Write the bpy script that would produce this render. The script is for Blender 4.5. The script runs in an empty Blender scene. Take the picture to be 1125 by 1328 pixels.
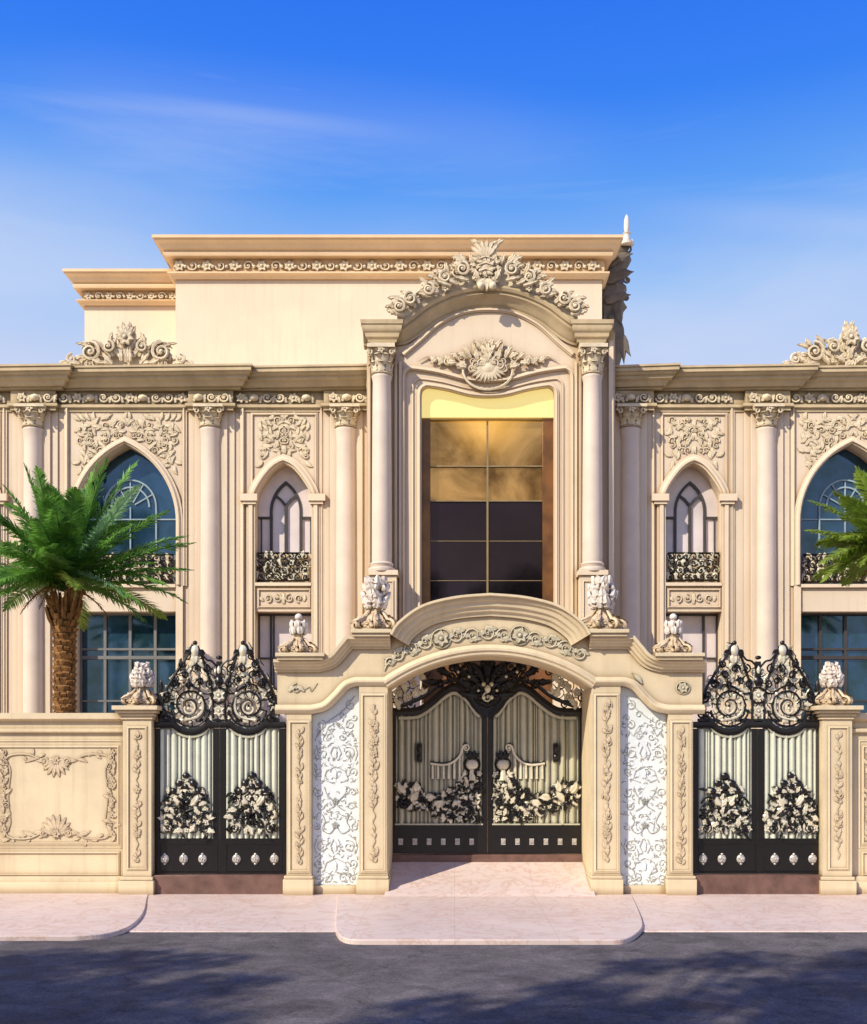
import bpy, bmesh, math, random
from mathutils import Vector, Matrix
R = math.radians
sc = bpy.context.scene
col = sc.collection

# ------------------------------------------------------------ measuring
F, VX, HY, CY, CZ = 1360.0, 590.0, 981.0, -16.0, 2.1
def S(Y): return (Y - CY) / F
def PX(px, Y): return (px - VX) * S(Y)
def PZ(py, Y): return CZ - (py - HY) * S(Y)

# ------------------------------------------------------------ materials
def mat(name, base, rough=0.8, metal=0.0, var=0.12, vscale=1.5, bump=0.15, bscale=60.0, ao=None, aod=0.08,
        streak=0.0, spec=0.35, tint=None, emit=None, coat=0.0):
    m = bpy.data.materials.new(name); m.use_nodes = True
    N, L = m.node_tree.nodes, m.node_tree.links
    b = N['Principled BSDF']
    b.inputs['Roughness'].default_value = rough
    b.inputs['Metallic'].default_value = metal
    b.inputs['Specular IOR Level'].default_value = spec
    if coat: b.inputs['Coat Weight'].default_value = coat; b.inputs['Coat Roughness'].default_value = 0.08
    geo = N.new('ShaderNodeNewGeometry')
    n1 = N.new('ShaderNodeTexNoise'); n1.inputs['Scale'].default_value = vscale; n1.inputs['Detail'].default_value = 8; n1.inputs['Roughness'].default_value = 0.6
    L.new(geo.outputs['Position'], n1.inputs['Vector'])
    cr = N.new('ShaderNodeValToRGB')
    t = tint or tuple(c * (1 - 2.2 * var) for c in base)
    cr.color_ramp.elements[0].position = 0.3; cr.color_ramp.elements[0].color = (*t, 1)
    cr.color_ramp.elements[1].position = 0.62; cr.color_ramp.elements[1].color = (*base, 1)
    L.new(n1.outputs['Fac'], cr.inputs['Fac'])
    out = cr.outputs['Color']
    if streak:
        mp = N.new('ShaderNodeMapping'); mp.inputs['Scale'].default_value = (5.0, 5.0, 0.28)
        L.new(geo.outputs['Position'], mp.inputs['Vector'])
        n3 = N.new('ShaderNodeTexNoise'); n3.inputs['Scale'].default_value = 2.0; n3.inputs['Detail'].default_value = 6
        L.new(mp.outputs[0], n3.inputs['Vector'])
        r3 = N.new('ShaderNodeMapRange'); r3.inputs[1].default_value = 0.52; r3.inputs[2].default_value = 0.75; r3.inputs[4].default_value = streak
        L.new(n3.outputs['Fac'], r3.inputs[0])
        mx = N.new('ShaderNodeMix'); mx.data_type = 'RGBA'
        L.new(r3.outputs[0], mx.inputs[0]); L.new(out, mx.inputs[6]); mx.inputs[7].default_value = (base[0]*0.62, base[1]*0.55, base[2]*0.45, 1)
        out = mx.outputs[2]
    if ao:  # occlusion mixes crevice shade into the base colour
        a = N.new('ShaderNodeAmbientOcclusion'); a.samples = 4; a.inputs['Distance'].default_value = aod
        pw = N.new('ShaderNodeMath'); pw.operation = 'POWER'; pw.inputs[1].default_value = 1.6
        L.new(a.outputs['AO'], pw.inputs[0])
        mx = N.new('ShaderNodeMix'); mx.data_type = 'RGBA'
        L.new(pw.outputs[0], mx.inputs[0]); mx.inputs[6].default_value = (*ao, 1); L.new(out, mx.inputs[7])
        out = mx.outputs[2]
    L.new(out, b.inputs['Base Color'])
    n2 = N.new('ShaderNodeTexNoise'); n2.inputs['Scale'].default_value = bscale; n2.inputs['Detail'].default_value = 5
    L.new(geo.outputs['Position'], n2.inputs['Vector'])
    bp = N.new('ShaderNodeBump'); bp.inputs['Strength'].default_value = bump; bp.inputs['Distance'].default_value = 0.02
    L.new(n2.outputs['Fac'], bp.inputs['Height']); L.new(bp.outputs[0], b.inputs['Normal'])
    if emit:
        b.inputs['Emission Color'].default_value = (*emit[0], 1); b.inputs['Emission Strength'].default_value = emit[1]
    return m

OL = (0.16, 0.115, 0.045)
M = {}
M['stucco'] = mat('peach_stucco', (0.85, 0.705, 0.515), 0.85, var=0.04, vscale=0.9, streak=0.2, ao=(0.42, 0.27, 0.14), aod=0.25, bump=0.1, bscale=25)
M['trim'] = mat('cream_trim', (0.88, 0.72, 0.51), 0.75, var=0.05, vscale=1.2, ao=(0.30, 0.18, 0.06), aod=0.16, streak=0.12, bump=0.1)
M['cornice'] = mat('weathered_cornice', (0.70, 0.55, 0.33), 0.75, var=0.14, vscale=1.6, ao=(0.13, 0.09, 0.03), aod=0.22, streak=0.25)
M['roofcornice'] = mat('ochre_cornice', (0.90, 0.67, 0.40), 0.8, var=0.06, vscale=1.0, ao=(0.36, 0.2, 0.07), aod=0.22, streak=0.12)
M['carve'] = mat('crevice_shaded_carving', (0.86, 0.73, 0.50), 0.7, var=0.12, vscale=6, ao=(0.24, 0.15, 0.055), aod=0.08, bump=0.2)
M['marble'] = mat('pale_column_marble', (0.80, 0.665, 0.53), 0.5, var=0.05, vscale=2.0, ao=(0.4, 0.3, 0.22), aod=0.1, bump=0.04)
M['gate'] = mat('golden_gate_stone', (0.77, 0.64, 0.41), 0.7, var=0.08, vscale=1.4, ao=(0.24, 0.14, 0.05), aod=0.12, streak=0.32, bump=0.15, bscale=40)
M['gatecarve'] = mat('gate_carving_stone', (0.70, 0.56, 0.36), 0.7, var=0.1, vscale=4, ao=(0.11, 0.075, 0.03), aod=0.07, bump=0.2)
M['shadestone'] = mat('shade_toned_grey_stone', (0.20, 0.17, 0.13), 0.85, var=0.2, vscale=2.5, streak=0.3, ao=(0.04, 0.03, 0.02), aod=0.15)  # dark base colour carries the corner console's shade
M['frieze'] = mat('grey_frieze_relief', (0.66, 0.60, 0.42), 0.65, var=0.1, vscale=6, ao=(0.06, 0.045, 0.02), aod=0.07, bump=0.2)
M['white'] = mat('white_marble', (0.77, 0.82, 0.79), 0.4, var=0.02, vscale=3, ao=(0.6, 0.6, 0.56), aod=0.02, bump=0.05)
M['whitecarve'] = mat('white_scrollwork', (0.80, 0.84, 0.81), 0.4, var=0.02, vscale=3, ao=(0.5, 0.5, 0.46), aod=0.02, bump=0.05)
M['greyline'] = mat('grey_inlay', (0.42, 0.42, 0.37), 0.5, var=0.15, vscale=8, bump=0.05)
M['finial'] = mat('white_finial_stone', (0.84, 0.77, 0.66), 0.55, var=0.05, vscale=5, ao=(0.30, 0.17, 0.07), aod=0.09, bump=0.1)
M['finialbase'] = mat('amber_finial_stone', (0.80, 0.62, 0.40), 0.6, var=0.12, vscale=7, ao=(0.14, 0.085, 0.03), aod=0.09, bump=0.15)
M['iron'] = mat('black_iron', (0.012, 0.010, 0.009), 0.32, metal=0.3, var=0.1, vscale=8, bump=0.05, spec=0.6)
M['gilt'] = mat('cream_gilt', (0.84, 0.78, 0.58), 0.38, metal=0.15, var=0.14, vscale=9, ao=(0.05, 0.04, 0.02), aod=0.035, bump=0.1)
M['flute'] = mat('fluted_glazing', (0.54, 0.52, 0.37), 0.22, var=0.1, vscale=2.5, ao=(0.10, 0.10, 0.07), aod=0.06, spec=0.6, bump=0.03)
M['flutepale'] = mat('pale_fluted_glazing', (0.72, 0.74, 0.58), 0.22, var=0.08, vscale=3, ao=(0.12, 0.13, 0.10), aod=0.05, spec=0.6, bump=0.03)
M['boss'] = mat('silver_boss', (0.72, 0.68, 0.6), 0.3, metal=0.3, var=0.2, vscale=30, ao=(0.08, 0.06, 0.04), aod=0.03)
M['glass'] = mat('dark_blue_glass', (0.035, 0.10, 0.19), 0.06, metal=0.55, var=0.35, vscale=1.8, tint=(0.012, 0.05, 0.055), bump=0.03, bscale=1.5, spec=0.9)
M['curtain'] = mat('curtained_glass', (0.80, 0.70, 0.66), 0.3, var=0.12, vscale=1.2, spec=0.6, bump=0.02, bscale=2)
M['winframe'] = mat('grey_window_frame', (0.22, 0.22, 0.21), 0.45, var=0.1, vscale=4)
M['tracery'] = mat('pale_blue_tracery', (0.34, 0.45, 0.50), 0.45, var=0.1, vscale=4)
M['darkframe'] = mat('dark_window_frame', (0.07, 0.06, 0.055), 0.45, var=0.1, vscale=4)
M['bronzeframe'] = mat('bronze_frame', (0.26, 0.11, 0.025), 0.3, var=0.25, vscale=2, metal=0.3, spec=0.6)
M['bar'] = mat('brass_glazing_bar', (0.42, 0.30, 0.14), 0.35, metal=0.5, var=0.1, vscale=4)
M['blind'] = mat('lit_yellow_blind', (0.50, 0.42, 0.16), 0.6, var=0.03, vscale=2, emit=((1.0, 0.80, 0.30), 0.72))
M['door'] = mat('brown_door', (0.20, 0.085, 0.03), 0.45, var=0.3, vscale=3)
M['step'] = mat('brown_marble_step', (0.19, 0.105, 0.08), 0.45, var=0.2, vscale=5, bump=0.05)
M['bark'] = mat('palm_bark', (0.42, 0.21, 0.07), 0.9, var=0.3, vscale=9, ao=(0.05, 0.024, 0.008), aod=0.07, bump=0.5, bscale=50)
M['treebark'] = mat('tree_bark', (0.10, 0.075, 0.05), 0.9, var=0.2, vscale=5, bump=0.5, bscale=30)
M['leaf'] = mat('palm_leaf', (0.22, 0.46, 0.07), 0.5, var=0.32, vscale=3.0, bump=0.0, spec=0.5, tint=(0.04, 0.14, 0.03))
M['leafpale'] = mat('pale_palm_leaf', (0.34, 0.58, 0.28), 0.42, var=0.15, vscale=3.0, bump=0.0, spec=0.5)
M['leafyel'] = mat('yellow_green_palm_leaf', (0.32, 0.46, 0.06), 0.45, var=0.25, vscale=3.0, bump=0.0, spec=0.5)
M['treeleaf'] = mat('street_tree_leaf', (0.05, 0.09, 0.025), 0.55, var=0.3, vscale=2.0, bump=0.0)
for nm in ('leaf', 'leafpale', 'leafyel', 'treeleaf'):
    m = M[nm]; N, L = m.node_tree.nodes, m.node_tree.links; b = N['Principled BSDF']; out = [n for n in N if n.bl_idname == 'ShaderNodeOutputMaterial'][0]
    tr = N.new('ShaderNodeBsdfTranslucent'); L.new(b.inputs['Base Color'].links[0].from_socket, tr.inputs['Color'])
    ms = N.new('ShaderNodeMixShader'); ms.inputs[0].default_value = 0.35; L.new(b.outputs[0], ms.inputs[1]); L.new(tr.outputs[0], ms.inputs[2]); L.new(ms.outputs[0], out.inputs['Surface'])
M['soil'] = mat('courtyard_paving', (0.5, 0.4, 0.32), 0.8, var=0.1, vscale=1.0)
M['land'] = mat('dusty_ground', (0.22, 0.18, 0.13), 0.9, var=0.15, vscale=0.3)

def paving():
    m = mat('pink_marble_paving', (0.74, 0.60, 0.52), 0.5, var=0.05, vscale=0.8, bump=0.04)
    N, L = m.node_tree.nodes, m.node_tree.links
    b = N['Principled BSDF']; geo = [n for n in N if n.bl_idname == 'ShaderNodeNewGeometry'][0]
    src = b.inputs['Base Color'].links[0].from_socket
    # veins
    nz = N.new('ShaderNodeTexNoise'); nz.inputs['Scale'].default_value = 1.6; nz.inputs['Detail'].default_value = 12; nz.inputs['Roughness'].default_value = 0.65; nz.inputs['Distortion'].default_value = 1.5
    L.new(geo.outputs['Position'], nz.inputs['Vector'])
    cr = N.new('ShaderNodeValToRGB'); e = cr.color_ramp.elements
    e[0].position = 0.47; e[0].color = (0, 0, 0, 1); e[1].position = 0.5; e[1].color = (1, 1, 1, 1)
    x = e.new(0.53); x.color = (0, 0, 0, 1)
    L.new(nz.outputs['Fac'], cr.inputs['Fac'])
    mv = N.new('ShaderNodeMath'); mv.operation = 'MULTIPLY'; mv.inputs[1].default_value = 0.5
    L.new(cr.outputs[0], mv.inputs[0])
    mx = N.new('ShaderNodeMix'); mx.data_type = 'RGBA'; L.new(mv.outputs[0], mx.inputs[0]); L.new(src, mx.inputs[6]); mx.inputs[7].default_value = (0.50, 0.28, 0.17, 1)
    # blotches
    nb = N.new('ShaderNodeTexNoise'); nb.inputs['Scale'].default_value = 5.0; nb.inputs['Detail'].default_value = 9
    L.new(geo.outputs['Position'], nb.inputs['Vector'])
    rb = N.new('ShaderNodeMapRange'); rb.inputs[1].default_value = 0.6; rb.inputs[2].default_value = 0.8; rb.inputs[4].default_value = 0.6
    L.new(nb.outputs['Fac'], rb.inputs[0])
    m2 = N.new('ShaderNodeMix'); m2.data_type = 'RGBA'; L.new(rb.outputs[0], m2.inputs[0]); L.new(mx.outputs[2], m2.inputs[6]); m2.inputs[7].default_value = (0.52, 0.33, 0.24, 1)
    # slab joints
    br = N.new('ShaderNodeTexBrick'); br.offset = 0.0; br.inputs['Scale'].default_value = 1.0
    br.inputs['Brick Width'].default_value = 1.2; br.inputs['Row Height'].default_value = 1.2; br.inputs['Mortar Size'].default_value = 0.004
    br.inputs['Color1'].default_value = (1, 1, 1, 1); br.inputs['Color2'].default_value = (0.93, 0.93, 0.93, 1); br.inputs['Mortar'].default_value = (0.62, 0.55, 0.5, 1)
    L.new(geo.outputs['Position'], br.inputs['Vector'])
    m3 = N.new('ShaderNodeMix'); m3.data_type = 'RGBA'; m3.blend_type = 'MULTIPLY'; m3.inputs[0].default_value = 0.5
    L.new(m2.outputs[2], m3.inputs[6]); L.new(br.outputs['Color'], m3.inputs[7])
    L.new(m3.outputs[2], b.inputs['Base Color'])
    return m
M['paving'] = paving()

def asphalt():
    m = mat('purple_grey_asphalt', (0.15, 0.134, 0.132), 0.85, var=0.2, vscale=0.9, bump=0.6, bscale=140, tint=(0.085, 0.073, 0.078))
    N, L = m.node_tree.nodes, m.node_tree.links
    b = N['Principled BSDF']; geo = [n for n in N if n.bl_idname == 'ShaderNodeNewGeometry'][0]
    src = b.inputs['Base Color'].links[0].from_socket
    nz = N.new('ShaderNodeTexNoise'); nz.inputs['Scale'].default_value = 38; nz.inputs['Detail'].default_value = 8; nz.inputs['Roughness'].default_value = 0.75
    L.new(geo.outputs['Position'], nz.inputs['Vector'])
    r = N.new('ShaderNodeMapRange'); r.inputs[1].default_value = 0.3; r.inputs[2].default_value = 0.75; r.inputs[3].default_value = 0.45; r.inputs[4].default_value = 1.75
    L.new(nz.outputs['Fac'], r.inputs[0])
    n2 = N.new('ShaderNodeTexNoise'); n2.inputs['Scale'].default_value = 2.2; n2.inputs['Detail'].default_value = 10; n2.inputs['Roughness'].default_value = 0.7; n2.inputs['Distortion'].default_value = 0.8
    L.new(geo.outputs['Position'], n2.inputs['Vector'])
    r2 = N.new('ShaderNodeMapRange'); r2.inputs[1].default_value = 0.35; r2.inputs[2].default_value = 0.68; r2.inputs[3].default_value = 0.6; r2.inputs[4].default_value = 1.35
    L.new(n2.outputs['Fac'], r2.inputs[0])
    mm = N.new('ShaderNodeMath'); mm.operation = 'MULTIPLY'; L.new(r.outputs[0], mm.inputs[0]); L.new(r2.outputs[0], mm.inputs[1])
    vo = N.new('ShaderNodeTexVoronoi'); vo.feature = 'DISTANCE_TO_EDGE'; vo.inputs['Scale'].default_value = 0.55
    dn = N.new('ShaderNodeTexNoise'); dn.inputs['Scale'].default_value = 1.2; dn.inputs['Detail'].default_value = 8; L.new(geo.outputs['Position'], dn.inputs['Vector'])
    ad = N.new('ShaderNodeVectorMath'); ad.operation = 'ADD'; L.new(geo.outputs['Position'], ad.inputs[0]); L.new(dn.outputs['Color'], ad.inputs[1]); L.new(ad.outputs[0], vo.inputs['Vector'])
    rv = N.new('ShaderNodeMapRange'); rv.inputs[1].default_value = 0.0; rv.inputs[2].default_value = 0.012; rv.inputs[3].default_value = 0.7; rv.inputs[4].default_value = 1.0; L.new(vo.outputs['Distance'], rv.inputs[0])
    m0 = mm; mm = N.new('ShaderNodeMath'); mm.operation = 'MULTIPLY'; L.new(m0.outputs[0], mm.inputs[0]); L.new(rv.outputs[0], mm.inputs[1])
    mx = N.new('ShaderNodeVectorMath'); mx.operation = 'SCALE'; L.new(src, mx.inputs[0]); L.new(mm.outputs[0], mx.inputs['Scale'])
    L.new(mx.outputs[0], b.inputs['Base Color'])
    return m
M['asphalt'] = asphalt()

def bronze():
    m = mat('bronze_mirror_glass', (0.70, 0.39, 0.12), 0.14, metal=0.85, var=0.3, vscale=0.75, tint=(0.16, 0.075, 0.018), bump=0.10, bscale=1.6, spec=0.8)
    cr = [n for n in m.node_tree.nodes if n.bl_idname == 'ShaderNodeValToRGB'][0]
    cr.color_ramp.elements[0].position = 0.40; cr.color_ramp.elements[1].position = 0.66  # brown to gold noise paints cloudy reflections into the glass colour
    nz = [n for n in m.node_tree.nodes if n.bl_idname == 'ShaderNodeTexNoise'][0]; nz.inputs['Distortion'].default_value = 0.7
    N, L = m.node_tree.nodes, m.node_tree.links; b = N['Principled BSDF']
    geo = [n for n in N if n.bl_idname == 'ShaderNodeNewGeometry'][0]
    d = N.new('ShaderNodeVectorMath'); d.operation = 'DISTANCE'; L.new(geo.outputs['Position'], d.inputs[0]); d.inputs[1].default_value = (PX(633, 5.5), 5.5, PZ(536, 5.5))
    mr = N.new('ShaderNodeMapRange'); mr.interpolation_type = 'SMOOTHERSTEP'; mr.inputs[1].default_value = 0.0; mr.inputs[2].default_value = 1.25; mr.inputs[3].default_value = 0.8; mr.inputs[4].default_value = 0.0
    L.new(d.outputs['Value'], mr.inputs[0]); L.new(mr.outputs[0], b.inputs['Emission Strength']); b.inputs['Emission Color'].default_value = (1.0, 0.52, 0.10, 1)  # interior glow painted on the opaque pane as emission fading from a point
    return m
M['bronze'] = bronze()
M['smoke'] = mat('smoked_glass', (0.036, 0.025, 0.030), 0.05, metal=0.85, var=0.2, vscale=0.8, bump=0.04, bscale=1.3, spec=0.8)

# ------------------------------------------------------------ mesh builder
class MB:
    def __init__(s): s.v = []; s.f = []
    def add(s, vs, fs):
        n = len(s.v); s.v += [tuple(p) for p in vs]; s.f += [tuple(i + n for i in f) for f in fs]
    def box(s, x0, x1, y0, y1, z0, z1):
        if x0 > x1: x0, x1 = x1, x0
        if z0 > z1: z0, z1 = z1, z0
        s.add([(x0,y0,z0),(x1,y0,z0),(x1,y1,z0),(x0,y1,z0),(x0,y0,z1),(x1,y0,z1),(x1,y1,z1),(x0,y1,z1)],
              [(0,1,2,3),(4,5,6,7),(0,1,5,4),(1,2,6,5),(2,3,7,6),(3,0,4,7)])
    def pbox(s, a, b, t, u, Y, Yb, Yf=None):
        """box from pixels a..b, t..u measured on plane Y; front face at Yf (default Y), back at Yb"""
        s.box(PX(a,Y), PX(b,Y), Y if Yf is None else Yf, Yb, PZ(u,Y), PZ(t,Y))
    def prism(s, pts, y0, y1):
        n = len(pts)
        s.add([(x,y0,z) for x,z in pts] + [(x,y1,z) for x,z in pts],
              [tuple(range(n)), tuple(range(2*n-1, n-1, -1))] + [(i,(i+1)%n,(i+1)%n+n,i+n) for i in range(n)])
    def pprism(s, pts, Y, Yb): s.prism([(PX(a,Y), PZ(b,Y)) for a,b in pts], Y, Yb)
    def flat(s, pts, z0, z1):
        n = len(pts)
        s.add([(x,y,z1) for x,y in pts] + [(x,y,z0) for x,y in pts],
              [tuple(range(n)), tuple(range(2*n-1, n-1, -1))] + [(i,(i+1)%n,(i+1)%n+n,i+n) for i in range(n)])
    def sweep(s, path, prof, Y, closed=False):
        """path [(x,z)], prof [(out, off)] : out toward the street, off along the left normal"""
        n = len(path); k = len(prof); V = []
        for i,(x,z) in enumerate(path):
            def d(a, b):
                q = Vector((path[b][0]-path[a][0], path[b][1]-path[a][1])); return q.normalized() if q.length > 1e-9 else Vector((1,0))
            if closed: t0, t1 = d((i-1)%n, i), d(i, (i+1)%n)
            else: t0 = d(max(i-1,0), max(i,1)); t1 = d(min(i,n-2), min(i+1,n-1))
            n0, n1 = Vector((-t0.y,t0.x)), Vector((-t1.y,t1.x))
            m = (n0+n1); m = m.normalized() if m.length > 1e-6 else n0
            sc_ = 1.0/max(0.35, m.dot(n0))
            for o, f in prof: V.append((x+m.x*f*sc_, Y-o, z+m.y*f*sc_))
        Fs = []
        for i in range(n if closed else n-1):
            j = (i+1) % n
            for q in range(k):
                r = (q+1) % k
                Fs.append((i*k+q, j*k+q, j*k+r, i*k+r))
        if not closed: Fs += [tuple(range(k)), tuple(range(n*k-1, (n-1)*k-1, -1))]
        s.add(V, Fs)
    def psweep(s, path, prof, Y, closed=False):
        q = S(Y)
        s.sweep([(PX(a,Y), PZ(b,Y)) for a,b in path], [(o*q, f*q) for o,f in prof], Y, closed)
    def plan(s, path, prof):
        """path [(x,y)] left to right, prof [(out,z)]"""
        n = len(path); k = len(prof); V = []
        for i,(x,y) in enumerate(path):
            def d(a,b): return Vector((path[b][0]-path[a][0], path[b][1]-path[a][1])).normalized()
            t0 = d(max(i-1,0), max(i,1)); t1 = d(min(i,n-2), min(i+1,n-1))
            n0, n1 = Vector((t0.y,-t0.x)), Vector((t1.y,-t1.x))
            m = (n0+n1).normalized(); q = 1.0/max(0.35, m.dot(n0))
            for o, z in prof: V.append((x+m.x*o*q, y+m.y*o*q, z))
        Fs = []
        for i in range(n-1):
            for q in range(k):
                r = (q+1) % k; Fs.append((i*k+q, (i+1)*k+q, (i+1)*k+r, i*k+r))
        Fs += [tuple(range(k)), tuple(range(n*k-1, (n-1)*k-1, -1))]
        s.add(V, Fs)
    def lathe(s, cx, cy, prof, seg=24, twist=0, sq=False):
        k = len(prof); V = []
        for r, z in prof:
            for j in range(seg):
                a = 2*math.pi*j/seg
                rr = r
                V.append((cx+rr*math.cos(a), cy+rr*math.sin(a), z))
        Fs = [(i*seg+j, i*seg+(j+1)%seg, (i+1)*seg+(j+1)%seg, (i+1)*seg+j) for i in range(k-1) for j in range(seg)]
        Fs += [tuple(range(seg-1,-1,-1)), tuple(range((k-1)*seg, k*seg))]
        s.add(V, Fs)
    def tube3(s, pts, rad, sides=6, fmap=None):
        pts = [Vector(p) for p in pts]; n = len(pts)
        rad = rad if isinstance(rad, (list, tuple)) else [rad]*n
        V = []; up = None
        for i, p in enumerate(pts):
            t = (pts[min(i+1,n-1)] - pts[max(i-1,0)])
            t = t.normalized() if t.length > 1e-9 else Vector((0,0,1))
            if up is None: up = Vector((0,0,1)) if abs(t.z) < 0.9 else Vector((1,0,0))
            a = t.cross(up)
            if a.length < 1e-6: a = t.cross(Vector((0.3,1,0.2)))
            a.normalize(); b = a.cross(t).normalized(); up = b
            for j in range(sides):
                g = 2*math.pi*j/sides
                q = p + (a*math.cos(g) + b*math.sin(g))*rad[i]
                V.append(fmap(q) if fmap else q)
        Fs = [(i*sides+j, i*sides+(j+1)%sides, (i+1)*sides+(j+1)%sides, (i+1)*sides+j) for i in range(n-1) for j in range(sides)]
        Fs += [tuple(range(sides-1,-1,-1)), tuple(range((n-1)*sides, n*sides))]
        s.add(V, Fs)

def setm(o, label=None, cat=None, group=None, kind=None):
    if label: o['label'] = label
    if cat: o['category'] = cat
    if group: o['group'] = group
    if kind: o['kind'] = kind
    return o
def obj(name, mb, m, parent=None, smooth=True, bev=0.0, ang=38, recalc=True, **kw):
    me = bpy.data.meshes.new(name)
    me.from_pydata(mb.v, [], mb.f)
    if recalc:
        bm = bmesh.new(); bm.from_mesh(me); bmesh.ops.recalc_face_normals(bm, faces=bm.faces); bm.to_mesh(me); bm.free()
    if smooth:
        me.polygons.foreach_set('use_smooth', [True]*len(me.polygons)); me.set_sharp_from_angle(angle=R(ang))
    me.materials.append(M[m]); me.update()
    o = bpy.data.objects.new(name, me); col.objects.link(o)
    if parent is not None:
        o.parent = parent
        o.matrix_parent_inverse = Matrix.Translation(-parent.location) if parent.parent is None else Matrix.Identity(4)
    if bev:
        b = o.modifiers.new('bevel', 'BEVEL'); b.width = bev; b.segments = 2; b.limit_method = 'ANGLE'; b.angle_limit = R(50)
    setm(o, **kw)
    return o
def thing(name, loc, label, cat, group=None):
    o = bpy.data.objects.new(name, None); col.objects.link(o); o.location = loc
    o.empty_display_size = 0.3
    return setm(o, label, cat, group)

# ------------------------------------------------------------ ornament kit (pixels on a plane, w = relief in px)
class Orn:
    def __init__(s, mb, Y=None, fmap=None):
        s.mb = mb
        if fmap: s.fm = fmap
        else:
            q = S(Y); s.fm = lambda u, v, w: ((u-VX)*q, Y-w*q, CZ-(v-HY)*q)
    def m3(s, p): return s.fm(p[0], -p[1], p[2])
    def tube(s, pts, rad, sides=5, w=0.0):
        P = [(p[0], -p[1], p[2] if len(p) > 2 else w) for p in pts]
        s.mb.tube3(P, rad, sides, s.m3)
    def leaf(s, u, v, ang, L, W, w0=0.5, lift=2.0, lobes=3, bend=0.0, n=8, curl=0.0):
        a = R(ang); x, y = u, -v; V = []
        for i in range(n+1):
            t = i/n
            aa = a + R(bend)*t
            if i: x += math.cos(aa)*L/n; y += math.sin(aa)*L/n
            env = math.sin(math.pi*min(1, 0.12+0.88*t))**0.8
            saw = 0.62 + 0.55*abs(math.sin(math.pi*lobes*t + 0.5))
            wd = W*0.5*env*saw if i < n else 0.02
            nx, ny = -math.sin(aa), math.cos(aa)
            wz = w0 + lift*math.sin(math.pi*(0.15+0.8*t)) + curl*t*t
            V += [(x+nx*wd, -(y+ny*wd), wz-lift*0.9), (x+nx*wd*0.5, -(y+ny*wd*0.5), wz-lift*0.1), (x, -y, wz-lift*0.3),
                  (x-nx*wd*0.5, -(y-ny*wd*0.5), wz-lift*0.1), (x-nx*wd, -(y-ny*wd), wz-lift*0.9)]
        Fs = [(i*5+j, i*5+j+1, (i+1)*5+j+1, (i+1)*5+j) for i in range(n) for j in range(4)]
        s.mb.add([s.fm(*p) for p in V], Fs)
    def ball(s, u, v, r, w=0.0, fu=1.0, fv=1.0, fw=0.8, nu=8, nv=5, ang=0.0):
        V = []; ca, sa = math.cos(R(ang)), math.sin(R(ang))
        for i in range(nv+1):
            p = math.pi*i/nv
            for j in range(nu):
                a = 2*math.pi*j/nu
                x = math.sin(p)*math.cos(a)*r*fu; y = math.sin(p)*math.sin(a)*r*fv
                V.append(s.fm(u+x*ca-y*sa, v-(x*sa+y*ca), w+math.cos(p)*r*fw))
        Fs = [(i*nu+j, i*nu+(j+1)%nu, (i+1)*nu+(j+1)%nu, (i+1)*nu+j) for i in range(nv) for j in range(nu)]
        s.mb.add(V, Fs)
    def scroll(s, u, v, r, a0=0, turns=1.5, hand=1, th=1.6, w=1.2, tail=None, sides=5):
        n = max(10, int(turns*12)); P = []; Rr = []
        if tail: P += [(tail[0], tail[1], w)]; Rr += [th*0.5]
        for i in range(n+1):
            t = i/n; a = R(a0) + hand*2*math.pi*turns*t; rr = r*(1-0.82*t)
            P.append((u+math.cos(a)*rr, v-math.sin(a)*rr, w+t*th*0.6)); Rr.append(th*(1-0.45*t))
        s.tube(P, Rr, sides); s.ball(u, v, th*1.15, w+th*0.5)
    def flower(s, u, v, r, w=1.5, n=6, rot=0):
        for k in range(n):
            s.leaf(u, v, rot+k*360/n, r, r*0.85, w, r*0.22, 1, n=4, curl=r*0.15)
        s.ball(u, v, r*0.26, w+r*0.2)
    def cscroll(s, u0, v0, u1, v1, bulge=0.3, th=1.5, w=1.2, curl=4.0, sides=5):
        """C curve between two points ending in small spirals"""
        dx, dy = u1-u0, v1-v0; L = math.hypot(dx, dy) or 1
        nx, ny = -dy/L, dx/L; P = []; Rr = []
        for i in range(13):
            t = i/12; b = math.sin(math.pi*t)*bulge*L
            P.append((u0+dx*t+nx*b, v0+dy*t+ny*b, w)); Rr.append(th*(0.75+0.4*math.sin(math.pi*t)))
        s.tube(P, Rr, sides)
        s.ball(u0, v0, th*1.5, w); s.ball(u1, v1, th*1.5, w)

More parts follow.
